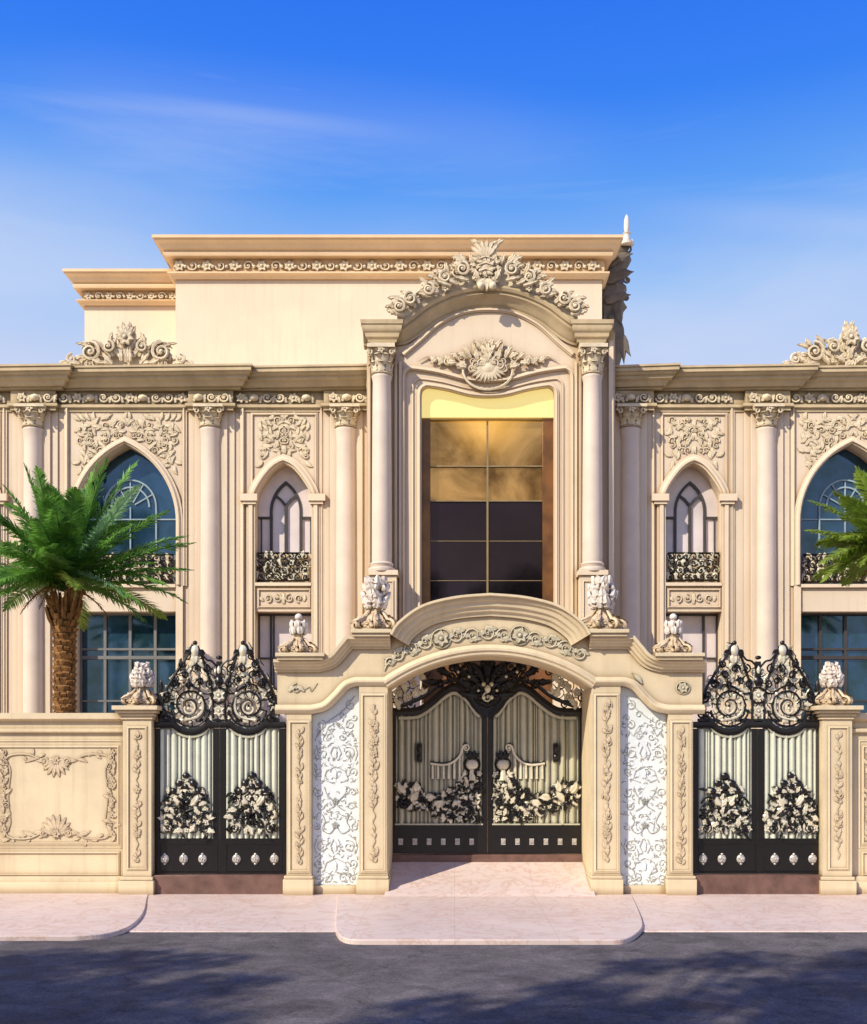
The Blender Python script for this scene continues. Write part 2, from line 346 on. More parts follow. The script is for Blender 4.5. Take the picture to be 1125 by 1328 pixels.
def mass(o, cx, half, top, base, step, seed, size=1.0, w0=1.0, wspan=5.0, focus=None, mirror=True, scrollp=0.12, flowerp=0.08):
    """dense mirrored acanthus mass between base(u) and top(u) curves, u = distance from the centre"""
    rnd = random.Random(seed)
    u = 0.0; fy = focus
    while u < half:
        b, t = base(u), top(u)
        hgt = b - t
        rows = max(1, int(hgt/step + 0.5))
        for k in range(rows):
            fv = (k+0.5)/rows
            v = b - hgt*fv*0.92 + rnd.uniform(-1, 1)*step*0.22
            uu = u + rnd.uniform(-0.3, 0.3)*step
            a = math.degrees(math.atan2((fy-v) if fy else (b-v)+6, uu*0.9+0.01))
            a += rnd.uniform(-28, 28)
            w = w0 + wspan*(1-fv)*rnd.uniform(0.5, 1.0)
            kind = rnd.random(); L = step*rnd.uniform(1.3, 2.1)*size; W = step*rnd.uniform(0.6, 0.9)*size
            bend = rnd.uniform(-70, 40); r2 = rnd.uniform(0.42, 0.62)*step*size; a0 = rnd.uniform(0, 360)
            for sg in ((1, -1) if mirror else (1,)):
                x = cx + sg*uu; aa = a if sg > 0 else 180-a
                if kind < scrollp: o.scroll(x, v, r2*1.15, a0 if sg > 0 else 180-a0, 1.25, sg, th=step*0.11*size, w=w)
                elif kind < scrollp+flowerp: o.flower(x, v, r2*1.1, w, 6, a0)
                else: o.leaf(x, v, aa, L, W, w, step*0.25*size, 3, bend*sg, 8, curl=step*0.22)
        u += step*0.78

def lerp_curve(P):
    def f(x):
        if x <= P[0][0]: return P[0][1]
        for (a, b), (c, d) in zip(P, P[1:]):
            if x <= c: return b + (d-b)*(x-a)/(c-a)
        return P[-1][1]
    return f
def smooth_path(P, n=8):
    """Catmull-Rom through P"""
    out = []
    for i in range(len(P)-1):
        p0, p1, p2, p3 = P[max(i-1,0)], P[i], P[i+1], P[min(i+2,len(P)-1)]
        for k in range(n):
            t = k/n
            out.append(tuple(0.5*((2*p1[j]) + (-p0[j]+p2[j])*t + (2*p0[j]-5*p1[j]+4*p2[j]-p3[j])*t*t + (-p0[j]+3*p1[j]-3*p2[j]+p3[j])*t**3) for j in range(2)))
    out.append(P[-1]); return out
def pointed(c, a, spring, rise, n=12):
    """pointed arch, left springing to right springing, pixels"""
    r = (a*a + rise*rise)/(2*a); P = []
    th = math.asin(min(1, rise/r))
    for i in range(n+1):
        g = th*i/n; q_ = (c - a + r - r*math.cos(g), spring - r*math.sin(g))
        if 1.2 < rise/a < 1.5:
            b_ = 0.30*math.sin(math.pi*min(1, i/n)); y_ = (spring-q_[1])/rise; q_ = (q_[0]*(1-b_)+(c-a+a*y_)*b_, q_[1])
        P.append(q_)
    return P + [(2*c - x, y) for x, y in P[-2::-1]]
def segarc(x0, x1, ys, rise, n=28):
    h = (x1-x0)/2; c = (x0+x1)/2; r = (h*h+rise*rise)/(2*rise); g = math.asin(min(1, h/r)) if rise <= h else math.pi/2
    return [(c + r*math.sin(-g+2*g*i/n), ys - rise + r - r*math.cos(-g+2*g*i/n)) for i in range(n+1)]

BOXP = lambda o, h: [(0, 0), (o, 0), (o, h), (0, h)]
#MOULD: stepped moulding, width h along normal
def mould(o, h):
    return [(-0.5, 0), (o*0.45, 0), (o*0.55, h*0.18), (o, h*0.24), (o, h*0.5), (o*0.8, h*0.62), (o*0.55, h*0.74), (o*0.5, h), (-0.5, h)]
def rect(a, b, t, u): return [(a, u), (a, t), (b, t), (b, u)]   # counter... path closed, left normal points outward

# ============================================================ THE VILLA
YW = 6.0                      # wing wall plane
YT = 5.2                      # centre bay plane
villa = thing('villa', (0, YW, 0), 'cream classical villa with tall centre bay and arched windows behind the gates', 'villa')
GZ = PZ(0, YW)
GP = HY + CZ/S(YW)            # pixel row of the ground on the wing plane

# ---- wing walls, one mesh per wing
def bay(mb, x0, x1, c, a, spring, rise, bot, lt, la=None):
    la = la or a
    mb.pprism([(x0, 527), (x1, 527), (x1, bot), (c+a, bot)] + pointed(c, a, spring, rise)[::-1] + [(c-a, bot), (x0, bot)], YW, YW+0.5)
    mb.pbox(x0, x1, bot, lt, YW, YW+0.5)
    mb.pbox(x0, c-la, lt, GP, YW, YW+0.5)
    mb.pbox(c+la, x1, lt, GP, YW, YW+0.5)
NARROW = dict(a=36.5, spring=650, rise=49, bot=757, lt=793)
WIDE = dict(a=66, spring=677, rise=101, bot=759, lt=793)
wl = MB()
bay(wl, -130, 45, -43, **NARROW); bay(wl, 45, 274, 163, **WIDE); bay(wl, 274, 449, 368, **NARROW)
wl.pbox(449, 490, 527, GP, YW, YW+0.5)
wl.pbox(-330, -130, 527, GP, YW, YW+0.5)
wl.pbox(-330, 490, 478, 527, YW+0.02, YW+0.5)
wl.box(PX(-330,YW), PX(490,YW), YW+0.9, YW+1.1, 0, PZ(478,YW))
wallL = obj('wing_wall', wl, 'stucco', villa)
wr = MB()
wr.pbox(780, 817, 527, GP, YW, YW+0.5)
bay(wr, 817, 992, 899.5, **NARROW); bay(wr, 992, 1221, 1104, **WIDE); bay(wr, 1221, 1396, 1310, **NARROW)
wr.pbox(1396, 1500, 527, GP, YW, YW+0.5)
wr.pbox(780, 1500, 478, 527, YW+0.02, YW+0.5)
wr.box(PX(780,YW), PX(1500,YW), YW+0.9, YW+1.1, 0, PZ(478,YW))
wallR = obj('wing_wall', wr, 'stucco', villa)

# ---- flat roofs
rf = MB(); rf.box(PX(-330,YW), PX(490,YW), YW+0.05, 22, PZ(479,YW)-0.3, PZ(479,YW)-0.06)
rf.box(PX(780,YW), PX(1500,YW), YW+0.05, 22, PZ(479,YW)-0.3, PZ(479,YW)-0.06)
obj('roof', rf, 'trim', villa)

# ---- pilaster strips / panel mouldings on the wings
def strips(wall, xs):
    mb = MB()
    for a, b, d in xs: mb.pbox(a, b, 529, GP, YW, YW, YW-d); 
    return mb
def pil(mb, a, b, d, t=529): mb.box(PX(a,YW), PX(b,YW), YW-d, YW+0.01, 0, PZ(t,YW))
colsL = (45, 274, 449); colsR = (817, 993, 1221)
def pilaster(c, parent):
    mb = MB()
    pil(mb, c-20, c+22, 0.07, 530)
    pil(mb, c-28, c+31, 0.03, 530)
    return obj('pilaster', mb, 'stucco', parent, bev=0.008)
def capital(cx, cy, r, z0, z1, name_parent, mk='carve', seg=20):
    """Corinthian-like capital: bell, two rows of leaves, corner volutes, abacus"""
    mb = MB(); H = z1-z0
    mb.lathe(cx, cy, [(r*1.0, z0), (r*1.15, z0+H*0.04), (r*1.0, z0+H*0.08), (r*0.98, z0+H*0.4), (r*1.15, z0+H*0.75), (r*1.35, z0+H*0.86)], seg)
    a = r*1.42; mb.box(cx-a, cx+a, cy-a, cy+a, z0+H*0.87, z1)
    for row, (zz, hh, off) in enumerate(((0.08, 0.42, 0), (0.3, 0.48, 0.5))):
        for k in range(8):
            g = 2*math.pi*(k+off)/8
            if math.sin(g) > 0.5: continue
            er = Vector((math.cos(g), math.sin(g), 0)); et = Vector((-math.sin(g), math.cos(g), 0))
            V = []
            for i in range(6):
                t = i/5; out = r*(1.03+0.06*t+0.36*max(0, t-0.55)/0.45); z = z0+H*(zz+hh*(t if t < 0.8 else 0.8-(t-0.8)*0.5))
                wd = r*0.34*(0.7+0.5*abs(math.sin(t*7)))*(1 if t < 0.9 else 0.4)
                c = Vector((cx, cy, z)) + er*out
                V += [c+et*wd-er*r*0.05, c+er*r*0.06, c-et*wd-er*r*0.05]
            mb.add(V, [(i*3+j, i*3+j+1, i*3+j+4, i*3+j+3) for i in range(5) for j in range(2)])
    for sx in (-1, 1):      # corner volutes seen from the street
        for sy in (-1,):
            P = []; Rr = []
            for i in range(16):
                t = i/15; ang_ = t*2*math.pi*1.3; rr = r*0.36*(1-0.75*t)
                P.append((cx+sx*(r*1.12+math.cos(ang_)*rr*0.8), cy+sy*(r*1.12)-r*0.1*t, z0+H*0.72+math.sin(ang_)*rr)); Rr.append(r*0.11*(1-0.4*t))
            mb.tube3(P, Rr, 5)
    o = Orn(mb, fmap=lambda u, v, w: (cx+u, cy-r*1.3-w, z0+H*0.8-v))
    o.flower(0, 0, r*0.4, 0, 5)
    return obj('capital', mb, mk, name_parent)
def column(c, Y, r, z0, zc0, zc1, parent, base=True, cap='carve'):
    mb = MB()
    h = zc0 - z0
    P = [(r*1.0, z0)] + [(r*(1.0-0.10*(t**1.8)), z0+h*t) for t in (0.1,0.3,0.5,0.7,0.85,0.97)] + [(r*0.98, zc0-0.05), (r*1.02, zc0-0.02), (r*0.95, zc0)]
    mb.lathe(c, Y, P, 36)
    sh = obj('column', mb, 'marble', parent, ang=60)
    capital(c, Y, r*0.95, zc0, zc1, sh, cap)
    if base:
        b = MB(); b.lathe(c, Y, [(r*1.3, z0), (r*1.35, z0+0.04), (r*1.3, z0+0.08), (r*1.1, z0+0.10), (r*1.12, z0+0.13), (r*1.2, z0+0.16), (r*1.02, z0+0.2)], 32)
        obj('column_base', b, 'marble', sh)
    return sh
Yc = YW+0.0
for c in colsL+colsR:
    pilaster(c, villa)
    column(PX(c, YW), Yc, 14.2*S(YW), 0.0, PZ(553, YW-0.2), PZ(527.5, YW-0.1), villa)

# ---- entablature of the wings with breaks over the columns
YR = YW-0.10
def entab_prof(base_y):
    k = S(YW)
    z = lambda p: CZ-(p-HY)*k
    P = [(-0.3, 528), (0.03, 528), (0.03, 524.5), (0.09, 523), (0.09, 519.5), (0.02, 518.5), (0.02, 502.5), (0.10, 501.5), (0.10, 499.5), (0.16, 499), (0.2, 496.5),
         (0.24, 493.5), (0.32, 491.5), (0.33, 488.5), (0.39, 487), (0.42, 484.5), (0.46, 484), (0.46, 479.5), (0.49, 479), (0.49, 476.5), (-0.3, 476.5)]
    return [(o*0.76, z(p+6.5)) for o, p in P]
def entablature(xs, x0, x1):
    path = [(PX(x0,YW), YW)]
    for c in xs:
        a, b = PX(c-27,YW), PX(c+29,YW)
        path += [(a, YW), (a, YR), (b, YR), (b, YW)]
    path += [(PX(x1,YW), YW)]
    path = [p for i,p in enumerate(path) if i == 0 or p != path[i-1]]
    full = entab_prof(0)
    mb = MB(); mb.plan(path, full[:7] + [(-0.28, full[6][1])])
    path2 = [(PX(x0,YW), YW-0.03)]
    for c in xs:
        b = PX(c+36,YW); path2 += [(b, YW-0.13), (b, YW-0.0)]
    path2 += [(PX(x1,YW), YW-0.06)]
    mb.plan(path2, [(-0.20, full[6][1]+0.002), (0.02, full[6][1]+0.002)] + full[7:-1] + [(-0.20, full[-1][1])])
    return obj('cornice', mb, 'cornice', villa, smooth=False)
cL = entablature((-160,)+colsL, -330, 484)
cR = entablature(colsR+(1390,), 790, 1500)
def frieze_carving(x0, x1, Yf, rowpx, parent, k=1.0, seed=1):
    """row of shells, bosses and leaves along a frieze, pixel span on plane Yf"""
    mb = MB(); o = Orn(mb, Yf); rnd = random.Random(seed); x = x0+7*k; i = seed
    while x < x1-6*k:
        if i % 3 == 0: o.scroll(x, rowpx, 5.4*k, 200+rnd.uniform(-20,20), 1.3, 1, 1.5*k, 1.2)
        elif i % 3 == 1:
            o.ball(x, rowpx, 4.6*k, 0.8, 1.2, 1, 0.9)
            o.leaf(x-5*k, rowpx+4*k, 60, 9*k, 5*k, 1.5, 1.6, 3, -60)
        else:
            o.flower(x, rowpx, 6.4*k, 0.8, 6, rnd.uniform(0, 60))
        o.leaf(x+6*k, rowpx+5.5*k, 100, 10*k, 5*k, 0.8, 1.4, 3, rnd.uniform(-60, 60))
        x += 14.5*k; i += 1
    return obj('frieze_carving', mb, 'carve', parent)
def wing_frieze(cs, x0, x1, parent):
    prev = x0
    for j, c in enumerate(list(cs)+[None]):
        a = (c-30) if c is not None else x1
        for (p, q, Yf) in ((prev, a, YW-0.02),) + (((c-24, c+27, YR-0.02),) if c is not None else ()):
            if q-p < 12: continue
            mb = MB(); o = Orn(mb, Yf); rnd = random.Random(int(p)+7); x = p+8; i = int(p)
            row = 516.5 if Yf > YR else 516
            while x < q-5:
                t = i % 4
                if t == 0: o.scroll(x, row, 6.4, 190, 1.4, 1, 1.7, 1.6)
                elif t == 1: o.flower(x, row, 7.5, 1.0, 6, rnd.uniform(0,60))
                elif t == 2: o.ball(x, row, 5.4, 0.8, 1.25, 0.95, 1.0); o.leaf(x-6, row+5, 70, 11, 6, 2, 1.8, 3, -70)
                else: o.scroll(x, row, 6.0, -10, 1.4, -1, 1.7, 1.6)
                o.leaf(x+8, row+6.5, 100, 12, 6.5, 0.8, 1.8, 3, rnd.uniform(-70, 70))
                x += 17; i += 1
            obj('frieze_carving', mb, 'carve', parent, recalc=False)
        if c is not None: prev = c+31
wing_frieze((-160,)+colsL, -300, 478, cL)
wing_frieze(colsR+(1390,), 800, 1480, cR)

# ---- windows of the wings
def filigree(mb, x0, x1, y0, y1, Y, seed, cellm):
    """wrought balcony panel"""
    o = Orn(mb, Y); oc = Orn(cellm, Y); rnd = random.Random(seed)
    nx = max(2, int((x1-x0)/9)); ny = 4; dx = (x1-x0)/nx; dy = (y1-y0)/ny
    for i in range(nx):
        for j in range(ny):
            u = x0+dx*(i+0.5)+rnd.uniform(-1,1); v = y0+dy*(j+0.5)
            o.scroll(u, v, dy*0.52, rnd.choice((0, 90, 180, 270))+rnd.uniform(-20,20), 1.1, rnd.choice((1,-1)), 0.95, 1.6, sides=4)
            oc.leaf(u-3, v+3, rnd.uniform(20, 160), dx*1.2, dy*0.75, 1.0, 1.2, 2, rnd.uniform(-50,50), n=5)
            if rnd.random() < 0.6: o.tube([(u-dx*0.5, v-dy*0.45), (u+rnd.uniform(-2,2), v), (u+dx*0.5, v+dy*0.4)], 0.6, 4, 1.4)
    for j in (y0, y1): o.tube([(x0, j), (x1, j)], 1.2, 4, 1.0)
def arch_window(c, P, kind, seed):
    a, spring, rise, bot, lt = P['a'], P['spring'], P['rise'], P['bot'], P['lt']
    Yg = YW+0.36
    arch = pointed(c, a+1, spring, rise+1)
    narrow = kind == 'narrow'
    # surround moulding = the window part itself
    mb = MB()
    w = 11 if narrow else 9
    out = [(c-a, bot if narrow else bot)] + pointed(c, a, spring, rise, 14) + [(c+a, bot)]
    mb.psweep(out if not narrow else pointed(c, a, spring, rise, 14), mould(5.5, w), YW)
    if narrow:
        for sg in (-1, 1):
            x = c+sg*(a+5.5)
            mb.pbox(x-5.5, x+5.5, spring+2, GP, YW, YW+0.01, YW-0.05)
            mb.pbox(x-2.5, x+2.5, spring+2, GP, YW, YW-0.04, YW-0.08)
            mb.pbox(x-9-(4 if sg < 0 else 0), x+9+(4 if sg > 0 else 0), spring-8, spring+1, YW, YW+0.01, YW-0.13)
            mb.pbox(x-7-(3 if sg < 0 else 0), x+7+(3 if sg > 0 else 0), spring+1, spring+5, YW, YW+0.01, YW-0.10)
    else:
        for sg in (-1, 1):
            x = c+sg*(a+4.5); mb.pbox(x-4.5, x+4.5, bot+0.5, GP, YW, YW+0.01, YW-0.05)
    win = obj('arched_window', mb, 'trim', villa)
    # glazing
    g = MB(); g.prism([(PX(x,YW), PZ(y,YW)) for x, y in [(c-a-1, bot)] + arch + [(c+a+1, bot)]], Yg, Yg+0.03)
    obj('pane', g, 'curtain' if narrow else 'glass', win, smooth=False)
    fr = MB()
    Yf = Yg-0.05; k = S(YW)
    def line(pts, wd, dep=0.05, Y=None):
        q = S(YW); fr.sweep([(PX(x,YW), PZ(y,YW)) for x, y in pts], [(0, -wd/2*q), (dep, -wd/2*q), (dep, wd/2*q), (0, wd/2*q)], Yg)
    if narrow:
        li = pointed(c, 19.5, spring+9, 38)
        line([(c-19.5, bot)] + li + [(c+19.5, bot)], 3.6)
        line([(c, bot), (c, spring)], 4.0, 0.045)
        line([(c-15, spring-13), (c-7, spring-7), (c, spring+1.5)], 3.4, 0.042); line([(c, spring+1.5), (c+7, spring-7), (c+15, spring-13)], 3.4, 0.044)
        line([(c-a, spring+17), (c-17.5, spring+17)], 3.0, 0.04); line([(c+17.5, spring+17), (c+a, spring+17)], 3.0, 0.04)
        line([(c-a+4, bot), (c-a+4, spring+17)], 1.6, 0.035); line([(c+a-4, bot), (c+a-4, spring+17)], 1.6, 0.035)
        obj('frame', fr, 'darkframe', win, smooth=False)
        # pale stone lunette filling the head of the arch
        lu = MB()
        lu.prism([(PX(x,YW), PZ(y,YW)) for x, y in [(c-a, spring+15.5)] + pointed(c, a, spring, rise) + [(c+a, spring+15.5), (c+20, spring+15.5)] + pointed(c, 20, spring+8, 39)[::-1] + [(c-20, spring+15.5)]], Yg-0.03, Yg)
        obj('lunette', lu, 'curtain', win)
    else:
        n = 20
        for rr in (34, 25):
            pts = [(c+rr*math.cos(math.pi*i/n)*-1, spring-24-rr*math.sin(math.pi*i/n)*1.05) for i in range(n+1)]
            line([(c-rr, spring+30)] + pts + [(c+rr, spring+30)] if rr == 34 else pts, 2.0, 0.04)
        for g_ in (30, 60, 90, 120, 150):
            line([(c+7*math.cos(R(g_)), spring-24-7*math.sin(R(g_))), (c+34*math.cos(R(g_)), spring-24-34*math.sin(R(g_)))], 1.6, 0.035)
        line([(c-a, spring-8), (c+a, spring-8)], 1.6, 0.03); line([(c, spring-24), (c, bot)], 1.8, 0.032)
        obj('frame', fr, 'tracery', win, smooth=False)
    # balcony grille
    gy0 = 716 if narrow else 718
    gp = MB(); cm = MB()
    back = MB(); back.pbox(c-a+1, c+a-1, gy0, bot-2, YW, YW+0.25, YW+0.2)
    obj('grille_backing', back, 'gatecarve' if narrow else 'winframe', win, smooth=False)
    filigree(gp, c-a+3, c+a-3, gy0+1.5, bot-4, YW+0.12, seed, cm)
    gr = obj('balcony_grille', gp, 'iron', win)
    obj('grille_leaves', cm, 'gilt' if narrow else 'carve', win, recalc=False)
    # sill
    sl = MB(); sl.pbox(c-a, c+a, bot-1, bot+3.5, YW, YW+0.3, YW-0.06); 
    obj('sill', sl, 'trim', win, bev=0.008)
    # spandrel panel carving
    sp = MB(); x0, x1 = (c-35, c+37) if narrow else (c-61, c+67)
    top = 541; o = Orn(sp, YW)
    rnd = random.Random(seed+50)
    asp = dict((round(x), y) for x, y in pointed(c, a+12, spring, rise+14, 40))
    ap = pointed(c, a+(13 if narrow else 11), spring, rise+(16 if narrow else 12), 40)
    def arch_y(x):
        return min(ap, key=lambda p: abs(p[0]-x))[1]
    hw = (x1-x0)/2; cc = (x0+x1)/2
    u = 2.0; stp = 6.6
    while u < hw-1:
        ylim = min(arch_y(c+u)-1, 604 if narrow else 612)
        v = top+4
        while v < ylim-1:
            kd = rnd.random(); aa = rnd.uniform(0, 360)
            for sg in (1, -1):
                x = cc+sg*u
                if kd < 0.26: o.scroll(x, v, 4.6, aa if sg > 0 else 180-aa, 1.2, sg, 1.0, 0.9)
                elif kd < 0.22: o.flower(x, v, 5, 0.6, 5, aa)
                else: o.leaf(x, v, aa if sg > 0 else 180-aa, 13, 5.6, 0.6, 1.5, 4, 70*sg, 8)
            v += stp
        u += stp
    obj('spandrel_carving', sp, 'carve', win, recalc=False)
    # rectangular panel moulding around arch head
    fm = MB(); ox0, ox1 = (318, 415) if narrow else (90, 237)
    dx = c-(368 if narrow else 163)
    q = S(YW)
    fm.psweep([(ox0+dx, GP-2 if narrow else 760), (ox0+dx, 531), (ox1+dx, 531), (ox1+dx, GP-2 if narrow else 760)], mould(3.5, 6), YW)
    if narrow: fm.psweep([(c-39, spring-10), (c-39, 539), (c+41, 539), (c+41, spring-10)], mould(2.2, 3.5), YW)
    obj('panel_moulding', fm, 'trim', win)
    # relief panel between storeys
    rp = MB(); 
    if narrow:
        rp.psweep(rect(c-31, c+33, 766, 786), mould(2.2, 3.0), YW, True)
        obj('relief_frame', rp, 'trim', win)
        rc = MB(); o = Orn(rc, YW)
        for sg in (1, -1):
            o.scroll(c+sg*8, 776, 6, 90, 1.2, sg, 1.1, 0.9); o.scroll(c+sg*20, 776, 5.4, 270, 1.2, -sg, 1.1, 0.9)
            o.leaf(c+sg*26, 780, 60 if sg > 0 else 120, 10, 5, 0.6, 1.2, 3, 40)
        o.leaf(c, 783, 90, 15, 7, 0.6, 1.6, 3)
        obj('relief_carving', rc, 'carve', win, recalc=False)
    # ---- lower window
    lg = MB(); lg.pbox(c-a, c+a, lt, GP, YW, Yg+0.03, Yg)
    lw = MB(); q = S(YW)
    def bar(x0, x1, y0, y1, d=0.05): lw.box(PX(x0,YW), PX(x1,YW), Yg-d, Yg-0.002, PZ(y1,YW), PZ(y0,YW))
    if narrow:
        bar(c-a, c+a, lt, lt+3, 0.07); bar(c-a, c-a+2, lt+3, GP); bar(c+a-2, c+a, lt+3, GP)
        for x, w_ in ((c-20, 2.5), (c-16, 2), (c+18, 3)): bar(x-w_/2, x+w_/2, lt+3, GP, 0.048)
        for y in (852, 892): bar(c-a, c+a, y-1.2, y+1.2, 0.052)
    else:
        bar(c-a, c+a, lt, lt+2.5, 0.08); bar(c-a, c-a+2.5, lt+2.5, GP); bar(c+a-2.5, c+a, lt+2.5, GP)
        for i in range(1, 4): x = c-a+i*2*a/4; bar(x-1.8, x+1.8, lt+2.5, GP, 0.05)
        for y, w_ in ((840, 1.4), (851, 2.2), (908, 1.2), (965, 2.0)): bar(c-a, c+a, y-w_, y+w_, 0.055)
    lwo = obj('ground_floor_window', lw, 'winframe' if c < 600 and not narrow else 'darkframe', villa, smooth=False)
    obj('pane', lg, 'curtain' if narrow else 'glass', lwo, smooth=False)
arch_window(-43, NARROW, 'narrow', 11)
arch_window(163, WIDE, 'wide', 12)
arch_window(368, NARROW, 'narrow', 13)
arch_window(899.5, NARROW, 'narrow', 14)
arch_window(1104, WIDE, 'wide', 15)

# ---- carved crests on the wing roofs
def roof_crest(c, seed):
    mb = MB(); o = Orn(mb, YW-0.05)
    top = lerp_curve([(0, 424), (10, 430), (20, 440), (34, 446), (46, 442), (56, 448), (64, 462), (84, 468)])
    mass(o, c, 80, lambda u: top(u), lambda u: 477, 9.5, seed, 1.05, 0.5, 6.0)
    for sg in (1, -1):
        o.scroll(c+sg*46, 458, 13, 90, 1.6, sg, 2.6, 5); o.scroll(c+sg*70, 467, 7, 90, 1.3, -sg, 2.0, 4)
        o.scroll(c+sg*22, 452, 8, 90, 1.4, sg, 2.0, 7)
    o.flower(c, 440, 12, 7, 7, 90); 
    for g in (60, 80, 100, 120): o.leaf(c, 440, g, 18, 9, 4, 2, 3)
    bk = [(c-sg_*0+u, top(abs(u))+7) for u in range(-76, 77, 8) for sg_ in (0,)]
    mb.pprism([(c-78, 478)] + bk + [(c+78, 478)], YW-0.0, YW+0.2)
    obj('roof_crest', mb, 'carve', villa, recalc=False)
roof_crest(165, 21); roof_crest(1101, 22)

# ---- set-back upper storeys
YU, YV = 9.0, 10.2
def cornice_block(name, x0, x1, y_top, y_fr0, y_fr1, y_low, Y, over, body0, body1, right=None):
    mb = MB(); mb.box(PX(body0,Y), PX(body1,Y), Y, 20, PZ(500,Y)-1, PZ(y_top,Y)-0.15)
    blk = obj(name, mb, 'stucco', villa, smooth=False)
    k = S(Y); z = lambda p: CZ-(p-HY)*k
    h = y_fr0-y_top; o_ = over*k
    prof = [(-0.3, y_low), (0.05, y_low), (0.09, y_low-3), (0.16, y_low-5), (0.16, y_fr1+1), (0.05, y_fr1), (0.05, y_fr0), (0.26*o_+0.1, y_fr0-1), (0.3*o_+0.1, y_fr0-h*0.18), (0.5*o_, y_fr0-h*0.34),
            (0.62*o_, y_fr0-h*0.42), (0.72*o_, y_fr0-h*0.6), (0.9*o_, y_fr0-h*0.74), (0.92*o_, y_fr0-h*0.82), (o_, y_fr0-h*0.84), (o_, y_top), (-0.3, y_top)]
    sh = 5
    c = MB(); c.plan([(PX(body0,Y), 19), (PX(body0,Y), Y), (PX(body1,Y), Y), (PX(body1,Y), 19)], [(a, z(p+sh)) for a, p in prof])
    co = obj('cornice', c, 'roofcornice', blk, smooth=False)
    f = MB(); o = Orn(f, Y-0.05); rnd = random.Random(int(x0)); x = body0+5; i = 0; row = (y_fr0+y_fr1)/2+sh-1; hh = (y_fr1-y_fr0)/2
    while x < body1-4:
        if i % 2 == 0: o.flower(x, row, hh*0.95, 1.0, 6, rnd.uniform(0, 60))
        else: o.scroll(x, row, hh*0.8, rnd.choice((0,180))+rnd.uniform(-20,20), 1.2, 1, 1.4, 1.4)
        o.ball(x+hh*0.95, row+1, hh*0.3, 1.2)
        x += hh*2.1; i += 1
    obj('frieze_carving', f, 'carve', co, recalc=False)
    return blk
cornice_block('upper_storey', 203, 808, 311, 333, 350, 358, YU, 24, 228, 781)
cornice_block('upper_storey', 85, 228, 353, 374, 387, 392, YV, 21, 110, 236)

# ---- carved console and spike at the right corner of the upper storey
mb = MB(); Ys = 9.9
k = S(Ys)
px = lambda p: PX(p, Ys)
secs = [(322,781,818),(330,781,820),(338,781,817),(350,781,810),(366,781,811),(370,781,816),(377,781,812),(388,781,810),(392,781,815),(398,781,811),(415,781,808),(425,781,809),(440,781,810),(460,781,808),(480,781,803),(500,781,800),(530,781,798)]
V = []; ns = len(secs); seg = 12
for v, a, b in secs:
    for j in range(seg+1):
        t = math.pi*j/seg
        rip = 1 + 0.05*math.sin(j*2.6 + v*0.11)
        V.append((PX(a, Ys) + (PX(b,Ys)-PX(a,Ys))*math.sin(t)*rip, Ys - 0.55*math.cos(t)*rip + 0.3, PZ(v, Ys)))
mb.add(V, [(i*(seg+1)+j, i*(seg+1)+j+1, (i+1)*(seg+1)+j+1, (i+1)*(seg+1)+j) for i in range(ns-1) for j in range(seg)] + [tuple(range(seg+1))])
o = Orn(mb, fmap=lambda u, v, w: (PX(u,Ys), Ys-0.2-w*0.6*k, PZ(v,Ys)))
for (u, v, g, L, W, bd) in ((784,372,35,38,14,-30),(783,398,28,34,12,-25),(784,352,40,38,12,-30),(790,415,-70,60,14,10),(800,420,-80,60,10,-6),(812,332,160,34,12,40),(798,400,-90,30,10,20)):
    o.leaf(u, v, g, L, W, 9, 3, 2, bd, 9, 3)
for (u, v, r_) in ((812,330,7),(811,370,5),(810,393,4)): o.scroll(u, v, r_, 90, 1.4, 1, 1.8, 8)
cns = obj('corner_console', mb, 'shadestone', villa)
mb = MB()
cx, cy = PX(810, Ys), Ys-0.35
mb.lathe(cx, cy, [(8.5*k, PZ(327,Ys)), (9*k, PZ(324,Ys)), (5*k, PZ(322,Ys)), (4*k, PZ(314,Ys)), (5.5*k, PZ(312,Ys)), (3*k, PZ(310,Ys)), (3.6*k, PZ(305,Ys)), (3.4*k, PZ(296,Ys)), (2.2*k, PZ(291,Ys)), (0.6*k, PZ(288,Ys))], 14)
mb.lathe(cx+7*k, cy, [(2.4*k, PZ(326,Ys)), (2.2*k, PZ(322,Ys)), (0.5*k, PZ(319,Ys))], 10)
obj('roof_spike', mb, 'finial', cns)

# ---- the tall centre bay
XC = 633.0
topT = [(472,437),(516,437),(532,432),(548,421),(564,409),(586,398),(610,391),(633,389)]
topT = topT + [(2*XC-x, y) for x, y in topT[-2::-1]]
topS = smooth_path(topT, 6)
def wintop(a, yy, dip, n=10):   # top edge of the window opening: rounded shoulders and a dip at the centre
    L = [(-a, yy+12), (-a+1, yy+5), (-a+5, yy+1), (-a+11, yy), (-a*0.6, yy+dip*0.3), (-a*0.28, yy+dip*0.85), (0, yy+dip)]
    L = [(XC+x, y) for x, y in L] + [(XC-x, y) for x, y in L[-2::-1]]
    return smooth_path(L, 4)
wt = wintop(86, 501, 13)
b = MB()
b.pprism([(476, 815), (476, 430)] + [(x, y) for x, y in topS if 477 < x < 789] + [(798, 430), (798, 815), (XC+86, 815)] + wt[::-1] + [(XC-86, 815)], YT, YT+0.55)
b.pbox(476, 547, 815, HY+CZ/S(YT), YT, YT+0.55); b.pbox(719, 798, 815, HY+CZ/S(YT), YT, YT+0.55)
b.pbox(547, 719, 815, 830, YT, YT+0.55)
b.prism([(PX(x,YT), PZ(y,YT)) for x, y in [(476, 900), (476, 430)] + [(x, y) for x, y in topS if 477 < x < 789] + [(798, 430), (798, 900)]], YT+0.58, YU-0.01)
bayo = obj('centre_bay', b, 'stucco', villa, smooth=False)
